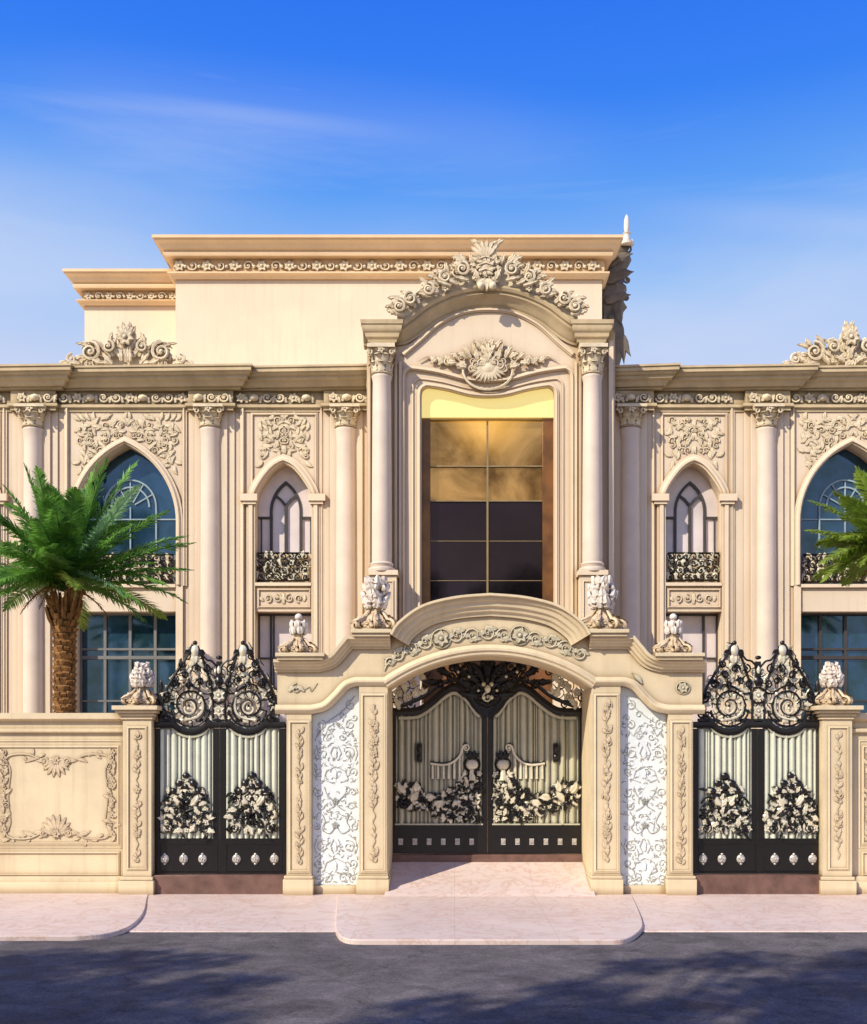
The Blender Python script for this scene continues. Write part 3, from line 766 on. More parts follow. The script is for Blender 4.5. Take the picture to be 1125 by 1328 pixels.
bd = MB(); bd.pbox(549, 717, 830, HY+CZ/S(YT), YT, YT+0.5, YT+0.4)
dr = obj('entrance_door', bd, 'door', villa, bev=0.01)
dp = MB()
for i in range(4):
    for y0, y1 in ((836, 880), (886, 960), (966, 1060)):
        dp.psweep(rect(553+i*41, 590+i*41, y0, y1), mould(2, 3), YT+0.4, True)
obj('door_panel', dp, 'bronzeframe', dr)
# surrounds of the window
sr = MB()
def surround(a, yy, dip, o_, w_, depth=0.0):
    wtp = wintop(a, yy, dip)
    sr.psweep([(XC-a, 812)] + wtp + [(XC+a, 812)], mould(o_, w_), YT-depth)
surround(87, 502, 13, 3.2, 5); surround(96, 493, 14, 1.8, 3); surround(107, 481, 16, 5.0, 6)
for x in (514, 520): sr.pbox(x-2, x+1.5, 470, 812, YT, YT+0.01, YT-0.05)
for x in (747, 752.5): sr.pbox(x-2, x+1.5, 470, 812, YT, YT+0.01, YT-0.05)
sr.pbox(478, 481, 430, 812, YT, YT+0.01, YT-0.07); sr.pbox(789, 795, 440, 812, YT, YT+0.01, YT-0.09)
# flowing moulding under the cornice and shoulders into the cartouche
inn = smooth_path([(525,463),(545,446),(570,424),(600,409),(633,405),(666,409),(696,424),(721,446),(741,463)], 6)
sr.psweep(inn, mould(4.0, 7), YT)
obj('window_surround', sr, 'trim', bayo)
# the big window
Yg = YT+0.30; kT = S(YT)
wf = MB()
def wbar(x0, x1, y0, y1, d): wf.box(PX(x0,YT), PX(x1,YT), Yg-d, Yg-0.002, PZ(y1,YT), PZ(y0,YT))
wbar(547, 558, 538, 815, 0.10); wbar(705, 719, 538, 815, 0.10); wbar(558, 705, 812, 815, 0.09)
bw = obj('bay_window', wf, 'bronzeframe', villa, bev=0.006)
wb = MB()
def wb_(x0, x1, y0, y1, d): wb.box(PX(x0,YT), PX(x1,YT), Yg-d, Yg-0.002, PZ(y1,YT), PZ(y0,YT))
wb_(631.8, 634.2, 538, 815, 0.05)
for y in (538.8, 600, 645.5): wb_(558, 705, y-0.9, y+0.9, 0.045)
for y in (698, 750): wb_(558, 705, y-0.4, y+0.4, 0.02)
obj('glazing_bar', wb, 'bar', bw, smooth=False)
def glassbox(name, x0, x1, y0, y1, m, tilt=0.0):
    g = MB(); g.add([(PX(x0,YT), Yg, PZ(y1,YT)), (PX(x1,YT), Yg+tilt, PZ(y1,YT)), (PX(x1,YT), Yg+tilt, PZ(y0,YT)), (PX(x0,YT), Yg, PZ(y0,YT))], [(0,1,2,3)])
    obj(name, g, m, bw, smooth=False)
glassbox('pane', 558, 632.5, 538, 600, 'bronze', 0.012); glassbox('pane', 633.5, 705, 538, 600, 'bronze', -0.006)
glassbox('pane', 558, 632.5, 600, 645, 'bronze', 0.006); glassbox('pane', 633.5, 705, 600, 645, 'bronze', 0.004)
glassbox('pane', 558, 632.5, 645, 815, 'smoke', 0.004); glassbox('pane', 633.5, 705, 645, 815, 'smoke', -0.008)
bl = MB(); bl.prism([(PX(x,YT), PZ(y,YT)) for x, y in [(546, 538)] + wintop(87, 501, 13) + [(720, 538)]], YT+0.14, YT+0.2)
obj('lit_blind', bl, 'blind', bw, smooth=False)
# curved cornice of the bay
ct = MB()
prof = [(-20, -4), (4, -4), (5, -1), (9, 1), (12, 5), (18, 8), (22, 10), (22, 13), (26, 14), (29, 17), (29, 20), (-20, 20)]
q = S(YT); k = 0.92
path = [(PX(x,YT), PZ(y+8,YT)) for x, y in topS]
ct.sweep(path, [(a*q*0.62, f*q*1.0) for a, f in prof], YT)
for x0, x1 in ((474, 517), (747, 790)):
    Yb = YT-0.27
    pr = [(-0.2, 440), (0.03, 440), (0.06, 436), (0.13, 434), (0.16, 429), (0.22, 427), (0.26, 424), (0.26, 420), (0.30, 419), (0.32, 414), (-0.2, 414)]
    ct.plan([(PX(x0+4,Yb), YT+0.1), (PX(x0+4,Yb), Yb+0.12), (PX(x1-4,Yb), Yb+0.12), (PX(x1-4,Yb), YT+0.1)], [(a*0.5, PZ(p+1,Yb)) for a, p in pr])
    ct.box(PX(x0+5,Yb), PX(x1-5,Yb), Yb+0.1, YT+0.1, PZ(448,Yb), PZ(441,Yb))
cto = obj('pediment_cornice', ct, 'cornice', bayo, ang=30)
# crest on the cornice
mb = MB(); Ycr = YT-0.27; o = Orn(mb, Ycr)
bs = lerp_curve([(0, 366), (30, 371), (60, 383), (85, 398), (105, 410), (125, 413)])
tp = lerp_curve([(0, 316), (12, 322), (24, 336), (38, 338), (48, 350), (60, 354), (72, 366), (84, 372), (95, 382), (108, 384), (120, 398), (127, 410)])
mass(o, 632, 122, tp, bs, 10.0, 31, 1.1, 1.0, 6)
for sg in (1, -1):
    for (u, v, r_, h_) in ((32,352,9,1),(54,362,8,-1),(76,378,8,1),(99,390,9,-1),(114,400,8,1)):
        o.scroll(632+sg*u, v, r_, 90, 1.5, sg*h_, 2.2, 7)
        o.leaf(632+sg*u, v-2, 90-sg*35, r_*1.6, r_, 5, 2, 3, -sg*40)
# shield in the middle, shell below it, plume on top
o.ball(630, 348, 13, 4, 0.85, 1.15, 0.4, 16, 8)
for g in range(0, 360, 40): o.leaf(630+4*math.cos(R(g)), 349-5*math.sin(R(g)), g+30, 11, 6, 8, 1.6, 3, 40)
for yy in (338, 346, 354): o.tube([(621, yy+2), (630, yy-1), (639, yy+2)], 0.9, 5, 9.5)
for g in range(0, 360, 24): o.leaf(630+11*math.cos(R(g)), 350-14*math.sin(R(g)), g, 11, 7, 5, 2, 3)
for g in (50, 68, 86, 104, 122, 140): o.leaf(630, 338, g, 25, 8, 6, 2, 3)
for g in (-140, -115, -90, -65, -40): o.leaf(631, 366, g, 17, 8, 9, 2.5, 2, 0, 8, 3)
o.ball(624, 376, 5, 12); o.ball(639, 376, 5, 12)
bk = [(632+u, tp(abs(u))+8) for u in range(-118, 119, 6)]
mb.pprism(bk + [(632+u, bs(abs(u))+3) for u in range(118, -119, -6)], YT-0.25, YT-0.08)
obj('pediment_crest', mb, 'carve', bayo, recalc=False)
# cartouche over the window
mb = MB(); o = Orn(mb, YT-0.03)
o.ball(633, 478, 11, 2, 1.15, 0.9, 0.4, 18, 8)
for g in range(185, 360, 14): o.leaf(633, 474, g, 23+6*abs(math.cos(R(g))), 7, 3.5, 2.2, 2, 8)
for g in range(20, 180, 22): o.leaf(633, 474, g, 15, 8, 4.5, 2.2, 3, 20)
for i, rr in enumerate((24,)):
    o.tube([(633+rr*1.35*math.cos(R(g)), 481+rr*math.sin(R(g))*1.05) for g in range(-10, 191, 12)], 1.9, 5, 3+i*2)
mass(o, 633, 44, lerp_curve([(0, 447), (10, 452), (20, 458), (32, 462), (44, 464)]), lerp_curve([(0, 476), (20, 482), (32, 480), (44, 474)]), 8.5, 41, 1.1, 1.5, 5)
for sg in (1, -1):
    for (u, v, L) in ((46,466,14),(56,468,14),(66,466,12)):
        o.leaf(633+sg*u, v+3, 90-sg*70, L, 7, 1.5, 2, 3, sg*30); o.leaf(633+sg*u, v, 90-sg*110, L*0.8, 6, 1.5, 2, 3, -sg*30)
    o.scroll(633+sg*52, 469, 6, 0, 1.3, sg, 1.5, 2)
    o.tube([(633+sg*68, 466), (633+sg*78, 462), (633+sg*90, 468)], [1.6, 1.2, 0.5], 5, 1)
for g in (60, 90, 120): o.leaf(633, 464, g, 19, 9, 5, 2.5, 3)
obj('cartouche', mb, 'carve', bayo, recalc=False)
# bay columns on pedestals
for c in (495.5, 768.5):
    Yk = YT-0.22
    pd = MB(); x0, x1 = c-16, c+20.5
    if c > 600: x0, x1 = c-17.5, c+20
    Yp = YT-0.42
    pd.box(PX(x0+1.5,Yp), PX(x1-1.5,Yp), Yp, YT+0.02, 0, PZ(746,Yp))
    pd.box(PX(x0-1,Yp), PX(x1+0.5,Yp), Yp-0.04, YT+0.02, PZ(746,Yp), PZ(739.5,Yp))
    pd.psweep(rect(x0+7, x1-7, 755, 830), mould(1.6, 2.5), Yp, True)
    po = obj('pedestal', pd, 'trim', bayo, bev=0.008)
    column(PX(c, Yk), Yk, 13.0*S(YT), PZ(740.5,Yp), PZ(484, YT-0.4), PZ(447, YT-0.4), villa)

# ============================================================ COURTYARD PLANTING
def palm(name, label, cxp, cyp, Y, trunk_w, top_p, tips, seed, nfill, L0, pale=(), mk='leaf'):
    k = S(Y); bx, bz = PX(cxp, Y), PZ(top_p, Y)
    root = thing(name, (bx, Y, 0.0), label, 'palm tree', None)
    r = trunk_w*k/2; mb = MB(); H = bz
    mb.lathe(bx, Y, [(r*0.93, 0), (r*0.9, H*0.5), (r*0.86, H*0.8), (r*0.9, H)], 20)
    rnd = random.Random(seed); rows = int(H/0.115)
    for i in range(rows):
        z = 0.03+i*0.115; n = 12; flare = 1.0 + max(0, (i-(rows-4)))*0.07
        for j in range(n):
            g = 2*math.pi*(j+0.5*(i % 2))/n + rnd.uniform(-0.05, 0.05)
            er = Vector((math.cos(g), math.sin(g), 0)); et = Vector((-math.sin(g), math.cos(g), 0))
            o1, o2 = r*0.86*flare, r*(0.98+rnd.uniform(0, 0.16))*flare; w = r*0.27*rnd.uniform(0.75, 1.1); hh = 0.085*rnd.uniform(0.7, 1.25)
            c = Vector((bx, Y, z))
            A = c+er*o1-et*w; B = c+er*o1+et*w; Cc = c+er*o2+et*w*0.75+Vector((0,0,hh)); D = c+er*o2-et*w*0.75+Vector((0,0,hh))
            E = c+er*o1-et*w+Vector((0,0,hh*1.3)); G = c+er*o1+et*w+Vector((0,0,hh*1.3))
            mb.add([A,B,Cc,D,E,G], [(0,1,2,3),(3,2,5,4),(0,3,4),(1,5,2)])
    for j in range(40):                       # cut leaf stubs under the crown
        g = rnd.uniform(0, 2*math.pi); er = Vector((math.cos(g), math.sin(g), 0))
        z = bz-rnd.uniform(-0.15, 0.35)
        p = Vector((bx, Y, z))+er*r*0.8; mb.tube3([p, p+er*r*0.5+Vector((0,0,0.16)), p+er*r*0.8+Vector((0,0,0.36))], [0.045, 0.035, 0.022], 4)
    obj('trunk', mb, 'bark', root, smooth=False)
    C = Vector((bx, Y, PZ(cyp, Y)))
    def frond(end, sag, m, start=None, nl=80, wl=1.0, twist=0.0):
        mb = MB(); P0 = start or C; P0 = P0 + Vector((rnd.uniform(-0.06,0.06), rnd.uniform(-0.06,0.06), rnd.uniform(-0.12,0.05)))
        d = end-P0; L = d.length; mid = P0+d*0.55+Vector((0,0,sag*L))
        def B(t): return P0*(1-t)**2+mid*2*t*(1-t)+end*t*t
        def T(t): return ((mid-P0)*(1-t)+(end-mid)*t).normalized()
        mb.tube3([B(i/10) for i in range(11)], [0.026*(1-0.85*i/10)+0.002 for i in range(11)], 4)
        for i in range(nl):
            t = 0.10+0.90*i/nl; p = B(t); tg = T(t)
            side = tg.cross(Vector((0,0,1)))
            if side.length < 0.15: side = tg.cross(Vector((0.4,1,0)))
            side.normalize(); up = side.cross(tg).normalized()
            side = (side*math.cos(twist)+up*math.sin(twist)).normalized(); up = side.cross(tg).normalized()
            ll = 0.44*wl*(math.sin(math.pi*min(1, 0.14+0.86*t)))**0.7*(0.9 if t < 0.93 else 0.6)
            for sg in (-1, 1):
                dr_ = (tg*(0.62+0.5*t)+side*sg*0.85+up*(0.20+rnd.uniform(-0.28, 0.28))+Vector((0,0,-0.10))).normalized()
                q = p+dr_*ll*rnd.uniform(0.85, 1.08)+Vector((0,0,-ll*0.16)); m_ = p+dr_*ll*0.5
                wv = tg*0.020*wl*rnd.uniform(0.8,1.2)
                mb.add([p-wv*0.6, p+wv*0.6, m_+wv, q, m_-wv], [(0,1,2,4),(4,2,3)])
        obj('frond', mb, m, root, smooth=False, recalc=False)
    for i, (u, v, dy) in enumerate(tips):
        e = Vector((PX(u, Y), Y+dy, PZ(v, Y)))
        frond(e, 0.10 if v < cyp else 0.22, 'leafpale' if i in pale else mk, wl=1.0 if i not in pale else 0.85, twist=rnd.uniform(-0.5, 0.5))
    for g_ in (0.4, 3.3, 4.5):
        frond(C+Vector((math.cos(g_)*0.75, math.sin(g_)*0.75, -0.55)), 0.35, 'bark', nl=34, wl=0.55)
    for i in range(nfill):
        g = rnd.uniform(0, 2*math.pi); el = R(rnd.uniform(-22, 78)); Lr = L0*k*rnd.uniform(0.72, 1.0)
        e = C+Vector((math.cos(g)*math.cos(el), math.sin(g)*math.cos(el)*0.9, math.sin(el)*0.82))*Lr
        frond(e, 0.20, mk if rnd.random() < 0.8 else 'leafyel', twist=rnd.uniform(-0.4, 0.4))
    return root
palm('palm_tree', 'short dark green palm with a thick brown trunk behind the left boundary wall', 84, 758, 2.6, 29, 794,
     [(40,606,-0.3),(176,592,0.2),(150,600,-0.4),(205,646,-1.0),(264,711,-0.5),(238,772,-0.9),(192,790,-1.2),(256,742,-0.2),(250,786,-0.3),(226,664,-0.2),(-6,622,0.3),(-60,690,-0.2),(-40,640,-0.6),(100,622,0.5),(-70,740,-0.4),
      (-50,780,-0.5),(222,742,-0.9),(240,690,0.3),(118,745,-1.9),(70,620,-0.8),(128,596,0.0),(-20,765,-1.0),(205,700,-1.3),(60,730,-1.8)],
     5, 52, 172, pale=(3, 6, 15))
palm('palm_tree', 'palm leaning its yellow green fronds in at the right edge before the blue arched window', 1166, 716, 2.8, 40, 765,
     [(1040,654,-0.3),(1033,694,-0.4),(1044,742,-0.7),(1066,660,-0.9),(1056,760,-0.3),(1085,632,0.2),(1110,610,0.0),(1062,716,-1.0),(1082,752,-1.2),(1120,596,0.4),(1180,590,0.0),(1240,620,0.0),(1300,700,0),(1290,760,-0.5),(1078,690,-1.1)],
     9, 26, 125, pale=(), mk='leafyel')

# ============================================================ FINIALS
FW = 1.32
def azmap(c, g, k):      # radial plane: u outwards, v down, w tangential (px)
    er = Vector((math.cos(g), math.sin(g), 0)); et = Vector((-math.sin(g), math.cos(g), 0))
    return lambda u, v, w: tuple(c + er*u*k*FW + et*w*k*FW + Vector((0,0,-v*k)))
def tgmap(c, g, k, r0):  # tangential plane at radius r0: u sideways, v down, w outwards
    er = Vector((math.cos(g), math.sin(g), 0)); et = Vector((-math.sin(g), math.cos(g), 0))
    return lambda u, v, w: tuple(c + er*(r0+w)*k*FW + et*u*k*FW + Vector((0,0,-v*k)))
def finial(cx, Y, zb, H, label, style, rot=0.0, group='carved stone finials on the gateway and piers'):
    """bulb of leaves on a scrolled foliage tripod, total height H metres"""
    root = thing('finial', (cx, Y, zb), label, 'finial', group)
    k = H/60.0; kz_ = k; c = Vector((cx, Y, zb)); rnd = random.Random(int(cx*97)+style)
    b = MB(); b.lathe(cx, Y, [(FW*r_, z_) for r_, z_ in [(17*k, zb), (17*k, zb+2.5*k), (13*k, zb+4*k), (10*k, zb+10*k), (7*k, zb+18*k), (5*k, zb+26*k), (6*k, zb+29*k), (4*k, zb+30*k)]], 16)
    n = 7
    for j in range(n):
        g = rot+2*math.pi*j/n
        o = Orn(b, fmap=azmap(c, g, k))
        o.scroll(15, -7, 6.2, 100, 1.5, -1, 2.2, 0, tail=(7, -24)); 
        o.leaf(6, -20, -50, 20, 9, 0, 2, 3, 35, 7, 2)
        o2 = Orn(b, fmap=tgmap(c, g+0.4, k, 11)); o2.leaf(0, -3, 90, 19, 12, 0, 3, 3, 0, 7, -6); o2.flower(0, -7, 6, 3, 5)
        o2.ball(5, -4, 2.6, 4)
    obj('scrolled_base', b, 'finialbase', root, recalc=False)
    t = MB()
    if style == 0:          # artichoke bulb
        t.lathe(cx, Y, [(FW*r_, z_) for r_, z_ in [(4*k, zb+27*k), (8.5*k, zb+31*k), (9*k, zb+35*k), (6.5*k, zb+43*k), (3.5*k, zb+50*k), (3*k, zb+55*k), (3.4*k, zb+57*k), (1.2*k, zb+60*k)]], 16)
        for row in range(5):
            for j in range(8):
                g = rot+2*math.pi*(j+0.5*(row % 2))/8
                rr = (8.4, 8.8, 7.0, 4.8, 2.6)[row]
                Orn(t, fmap=tgmap(c, g, k, rr)).leaf(0, -(26+row*5.4), 90+rnd.uniform(-15,15), 14, 8, 0, 3.0, 2, rnd.uniform(-25,25), 7, 3.0)
    elif style == 1:        # double plume of leaves
        t.lathe(cx, Y, [(FW*r_, z_) for r_, z_ in [(4*k, zb+27*k), (9*k, zb+33*k), (8*k, zb+40*k), (6*k, zb+47*k), (5.5*k, zb+53*k), (2*k, zb+56*k)]], 14)
        for row in range(4):
            for j in range(7):
                g = rot+2*math.pi*(j+0.5*(row % 2))/7
                Orn(t, fmap=tgmap(c, g, k, (8.0, 8.6, 7.0, 5.6)[row])).leaf(0, -(26+row*7.5), 90+rnd.uniform(-20,20), 16, 9, 0, 3, 3, rnd.uniform(-30,30), 7, 3.5)
        for g_ in (math.pi*1.25, math.pi*1.75, math.pi*1.5, math.pi*0.5):
            o = Orn(t, fmap=azmap(c, g_+rot*0.3, k)); o.scroll(6.5, -50, 4.2, -60, 1.3, 1, 1.8, 0)
    else:                   # trefoil cluster
        t.lathe(cx, Y, [(FW*r_, z_) for r_, z_ in [(4*k, zb+27*k), (6*k, zb+32*k), (5*k, zb+40*k), (3*k, zb+50*k), (1*k, zb+58*k)]], 12)
        for (z_, r_) in ((36, 7.5), (44, 6.2)):
            for j in range(6):
                g = rot+2*math.pi*j/6+z_
                o = Orn(t, fmap=tgmap(c, g, k, 5.5)); o.ball(0, -z_, r_*0.62, 0, 1, 1.25, 0.9); o.leaf(0, -(z_-7), 90, 13, 8, 2.2, 2.2, 2, 0, 6, 1)
        Orn(t, fmap=tgmap(c, 0, k, 0)).ball(0, -54, 4.2, 0, 1, 1.4, 1)
    obj('leafy_bulb', t, 'finial', root, recalc=False)
    return root

# ============================================================ GATEWAY
YG = 0.0
mir = lambda pts: [(1271-x, y) for x, y in pts][::-1]
portal = thing('gateway', (PX(635.5, 0), 0.0, 0.0), 'broad golden stone gateway with curved carved arch on four pilasters and two white panels', 'gateway')
Tsh = smooth_path([(412,856),(428,851),(440,838),(450,826)], 5)
Tl = [(357,856)] + Tsh + [(507,826)]
Ar = smooth_path([(507,824),(518,808),(548,787),(590,776),(635.5,772)], 6)
Bsh = smooth_path([(405,926),(424,921),(440,907),(452,894),(463,890)], 5)
Bl = [(358,926)] + Bsh + [(503,890)]
intr = segarc(503, 768, 892, 42, 32)
arch_top = Ar + mir(Ar[:-1])
e = MB()
shoulder = [(360,924)] + [(360,860)] + [(x, y+3) for x, y in Tsh] + [(507,829)] + [(x, y+3) for x, y in arch_top if 507 < x < 764] + mir([(360,860)] + [(x, y+3) for x, y in Tsh] + [(507,829)]) + mir([(360,924)])
low = mir(Bl)[1:-0 or None]
face = shoulder + [(x, y-3) for x, y in mir(Bsh)[::-1]] + [(768,888)] + intr[::-1] + [(503,888)] + [(x, y-3) for x, y in Bsh[::-1]]
e.pprism(face, 0.05, 0.85)
ent = obj('arched_entablature', e, 'gate', portal, smooth=False)
e2 = MB(); e2.pprism([(500, 893)] + [(x, y) for x, y in intr] + [(771, 893), (771, 880)] + [(x, y-14) for x, y in intr[::-1]] + [(500, 880)], 0.86, 1.5)
obj('arch_soffit', e2, 'gate', portal)
mc = MB()
cprof = [(-4, 0), (3, 0), (5, -4+1), (7, -5), (8, -8), (12, -10), (13, -12.5), (13, -15)][::1]
cp = [(-4, -16), (2, -16), (2.5, -13), (6, -12), (7, -9), (10, -7.5), (11, -5), (14, -4), (14, 0), (-4, 0)]
for P in (Tl, mir(Tl)): mc.psweep(P, cp, 0.04)
cpa = [(-4, -27), (3, -27), (4, -23), (7, -21), (8, -17), (11, -15), (12, -10), (15, -8), (16, -4), (20, -3), (20, 0), (-4, 0)]
mc.psweep(arch_top, cpa, 0.04)
obj('cornice_moulding', mc, 'gate', ent, ang=25)
ml = MB()
lp = [(-4, 0), (4, 0), (6, 2), (8, 5), (8, 7), (5, 9), (3, 12), (-4, 12)]
for P in (Bl, mir(Bl)): ml.psweep(P, lp, 0.04)
ml.psweep(intr, [(-2, -1), (3, -1), (6, 1), (6, 4), (8, 6), (8, 9), (5, 11), (3, 14), (-2, 14)], 0.038)
obj('lower_moulding', ml, 'gate', ent, ang=25)
# carved frieze following the arch
mid = smooth_path([(495,866),(518,849),(548,835),(590,825),(635.5,821.5)], 8); mid = mid + mir(mid[:-1])
cum = [0.0]
for (a, b_), (c, d) in zip(mid, mid[1:]): cum.append(cum[-1]+math.hypot(c-a, d-b_))
def alongm(s_, t_, w):
    s_ = max(0, min(cum[-1]-0.01, s_)); i = next(i for i in range(len(cum)-1) if cum[i+1] > s_)
    f = (s_-cum[i])/(cum[i+1]-cum[i]); x = mid[i][0]+(mid[i+1][0]-mid[i][0])*f; y = mid[i][1]+(mid[i+1][1]-mid[i][1])*f
    dx, dy = mid[i+1][0]-mid[i][0], mid[i+1][1]-mid[i][1]; L = math.hypot(dx, dy); nx, ny = -dy/L, dx/L
    x += nx*t_; y += ny*t_
    return (PX(x, 0.04), 0.05-w*S(0), PZ(y, 0.04))
fz = MB(); o = Orn(fz, fmap=alongm); TL = cum[-1]; s_ = 14; i = 0
while s_ < TL-12:
    e_ = min(1, min(s_, TL-s_)/34); sz = 4.5+5.5*e_
    sg = 1 if i % 2 == 0 else -1
    if i % 5 == 4: o.flower(s_, 0, sz*1.15, 0.8, 6, 20); o.tube([(s_+sz*1.25*math.cos(R(g)), sz*1.25*math.sin(R(g))) for g in range(0, 361, 24)], 0.9, 5, 1)
    else:
        o.scroll(s_, sg*1.2, sz, 180 if sg > 0 else 180, 1.35, -sg, 1.35, 1.0, tail=(s_-sz*2.0, sg*sz*0.8))
        o.leaf(s_-sz*0.4, sg*sz*0.9, 40*sg, sz*1.7, sz*0.85, 0.8, 1.6, 3, -60*sg)
        o.leaf(s_-sz*1.2, -sg*sz*0.2, -50*sg, sz*1.3, sz*0.7, 0.8, 1.6, 3, 60*sg)
    s_ += sz*2.05; i += 1
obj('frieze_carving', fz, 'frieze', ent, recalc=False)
# rosettes on the shoulders
for cx_ in (886, 385):
    rs = MB(); o = Orn(rs, 0.05)
    if cx_ == 385: break
    o.flower(cx_, 892, 8, 0.6, 6, 10); o.tube([(cx_+9*math.cos(R(g)), 892+8*math.sin(R(g))) for g in range(0, 361, 24)], 0.9, 5, 0.8)
    obj('shoulder_rosette', rs, 'frieze', ent, recalc=False)
lfm = MB(); Orn(lfm, 0.05).leaf(833, 887, 122, 20, 6.5, 1.0, 2.0, 1, 20); obj('carved_leaf', lfm, 'frieze', ent, recalc=False)
o.scroll(385, 893, 7, 90, 1.2, 1, 0.9, 0.6); o.tube(smooth_path([(392, 897), (402, 891), (404, 897), (412, 886)], 4), 0.5, 4, 0.5)
o.leaf(375, 897, 60, 14, 6, 0.8, 1.6, 3, -60); o.leaf(395, 897, 120, 14, 6, 0.8, 1.6, 3, 60)
obj('shoulder_rosette', rs, 'frieze', ent, recalc=False)
# plinths for finials
for x0, x1, y0, y1 in ((459, 507, 819, 826), (362, 421, 849.5, 856)):
    for a, b_ in ((x0, x1), (1271-x1, 1271-x0)):
        pl = MB(); pl.box(PX(a,0), PX(b_,0), -0.16, 0.6, PZ(y1,0)-0.01, PZ((y0+y1)/2,0)); pl.box(PX(a-2,0), PX(b_+2,0), -0.19, 0.62, PZ((y0+y1)/2,0), PZ(y0-1.5,0))
        obj('finial_plinth', pl, 'gate', ent, bev=0.006)

def scribble(mb, x0, x1, y0, y1, Y, seed, st=9.0, dens=1.0, line=0.8):
    """narrow upright strip of carved foliage"""
    o = Orn(mb, Y); rnd = random.Random(seed); c = (x0+x1)/2; w = (x1-x0)/2; v = y0+4; sg = 1
    P = []
    while v < y1-3:
        if rnd.random() < dens:
            kd = rnd.random()
            if kd < 0.4: o.scroll(c+sg*w*0.25, v, w*0.62, rnd.uniform(0,360), 1.2, sg, line, 0.8)
            elif kd < 0.55: o.flower(c, v, w*0.75, 0.5, 5, rnd.uniform(0,60))
            o.leaf(c, v+2, 90-sg*rnd.uniform(20,70), st*1.1, w*0.8, 0.5, 1.3, 3, sg*50, 6)
            o.leaf(c, v+4, 90+sg*rnd.uniform(20,80), st*0.8, w*0.7, 0.5, 1.3, 3, -sg*50, 6)
        P.append((c+sg*w*0.22, v)); v += st*0.8; sg = -sg
    if len(P) > 2: o.tube(smooth_path(P, 3), line*0.7, 4, 0.6)
def pier(x0, x1, top, Ya, Yb, bx0, bx1, seed, parent, name='pilaster', bt=1140, bb=1163):
    mb = MB(); mb.box(PX(x0,0), PX(x1,0), Ya, Yb, 0.0, PZ(top,0))
    mb.psweep(rect(x0+6, x1-5, top+13, 1128), mould(1.6, 4), Ya, True)
    p = obj(name, mb, 'gate', parent, ang=25)
    bs_ = MB(); zt = PZ(bt, 0)
    bs_.box(PX(bx0,0), PX(bx1,0), Ya-0.07, Yb+0.02 if Yb < 1 else Yb+0.01, -0.05, zt)
    bs_.box(PX(bx0+1,0), PX(bx1-1,0), Ya-0.04, Yb+0.01 if Yb < 1 else Yb+0.005, zt, zt+0.05)
    obj('pier_base', bs_, 'gate', p, bev=0.008)
    cv = MB(); scribble(cv, x0+12, x1-10, top+20, 1122, Ya, seed, 10, 0.85)
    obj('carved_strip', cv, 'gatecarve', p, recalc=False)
    return p
pier(372, 404, 925, 0.0, 0.85, 368, 407, 61, portal)
pier(466, 503, 890, 0.0, 1.5, 463, 505, 62, portal)
pier(768, 805, 890, 0.0, 1.5, 766, 808, 63, portal)
pier(867, 899, 925, 0.0, 0.85, 864, 903, 64, portal)

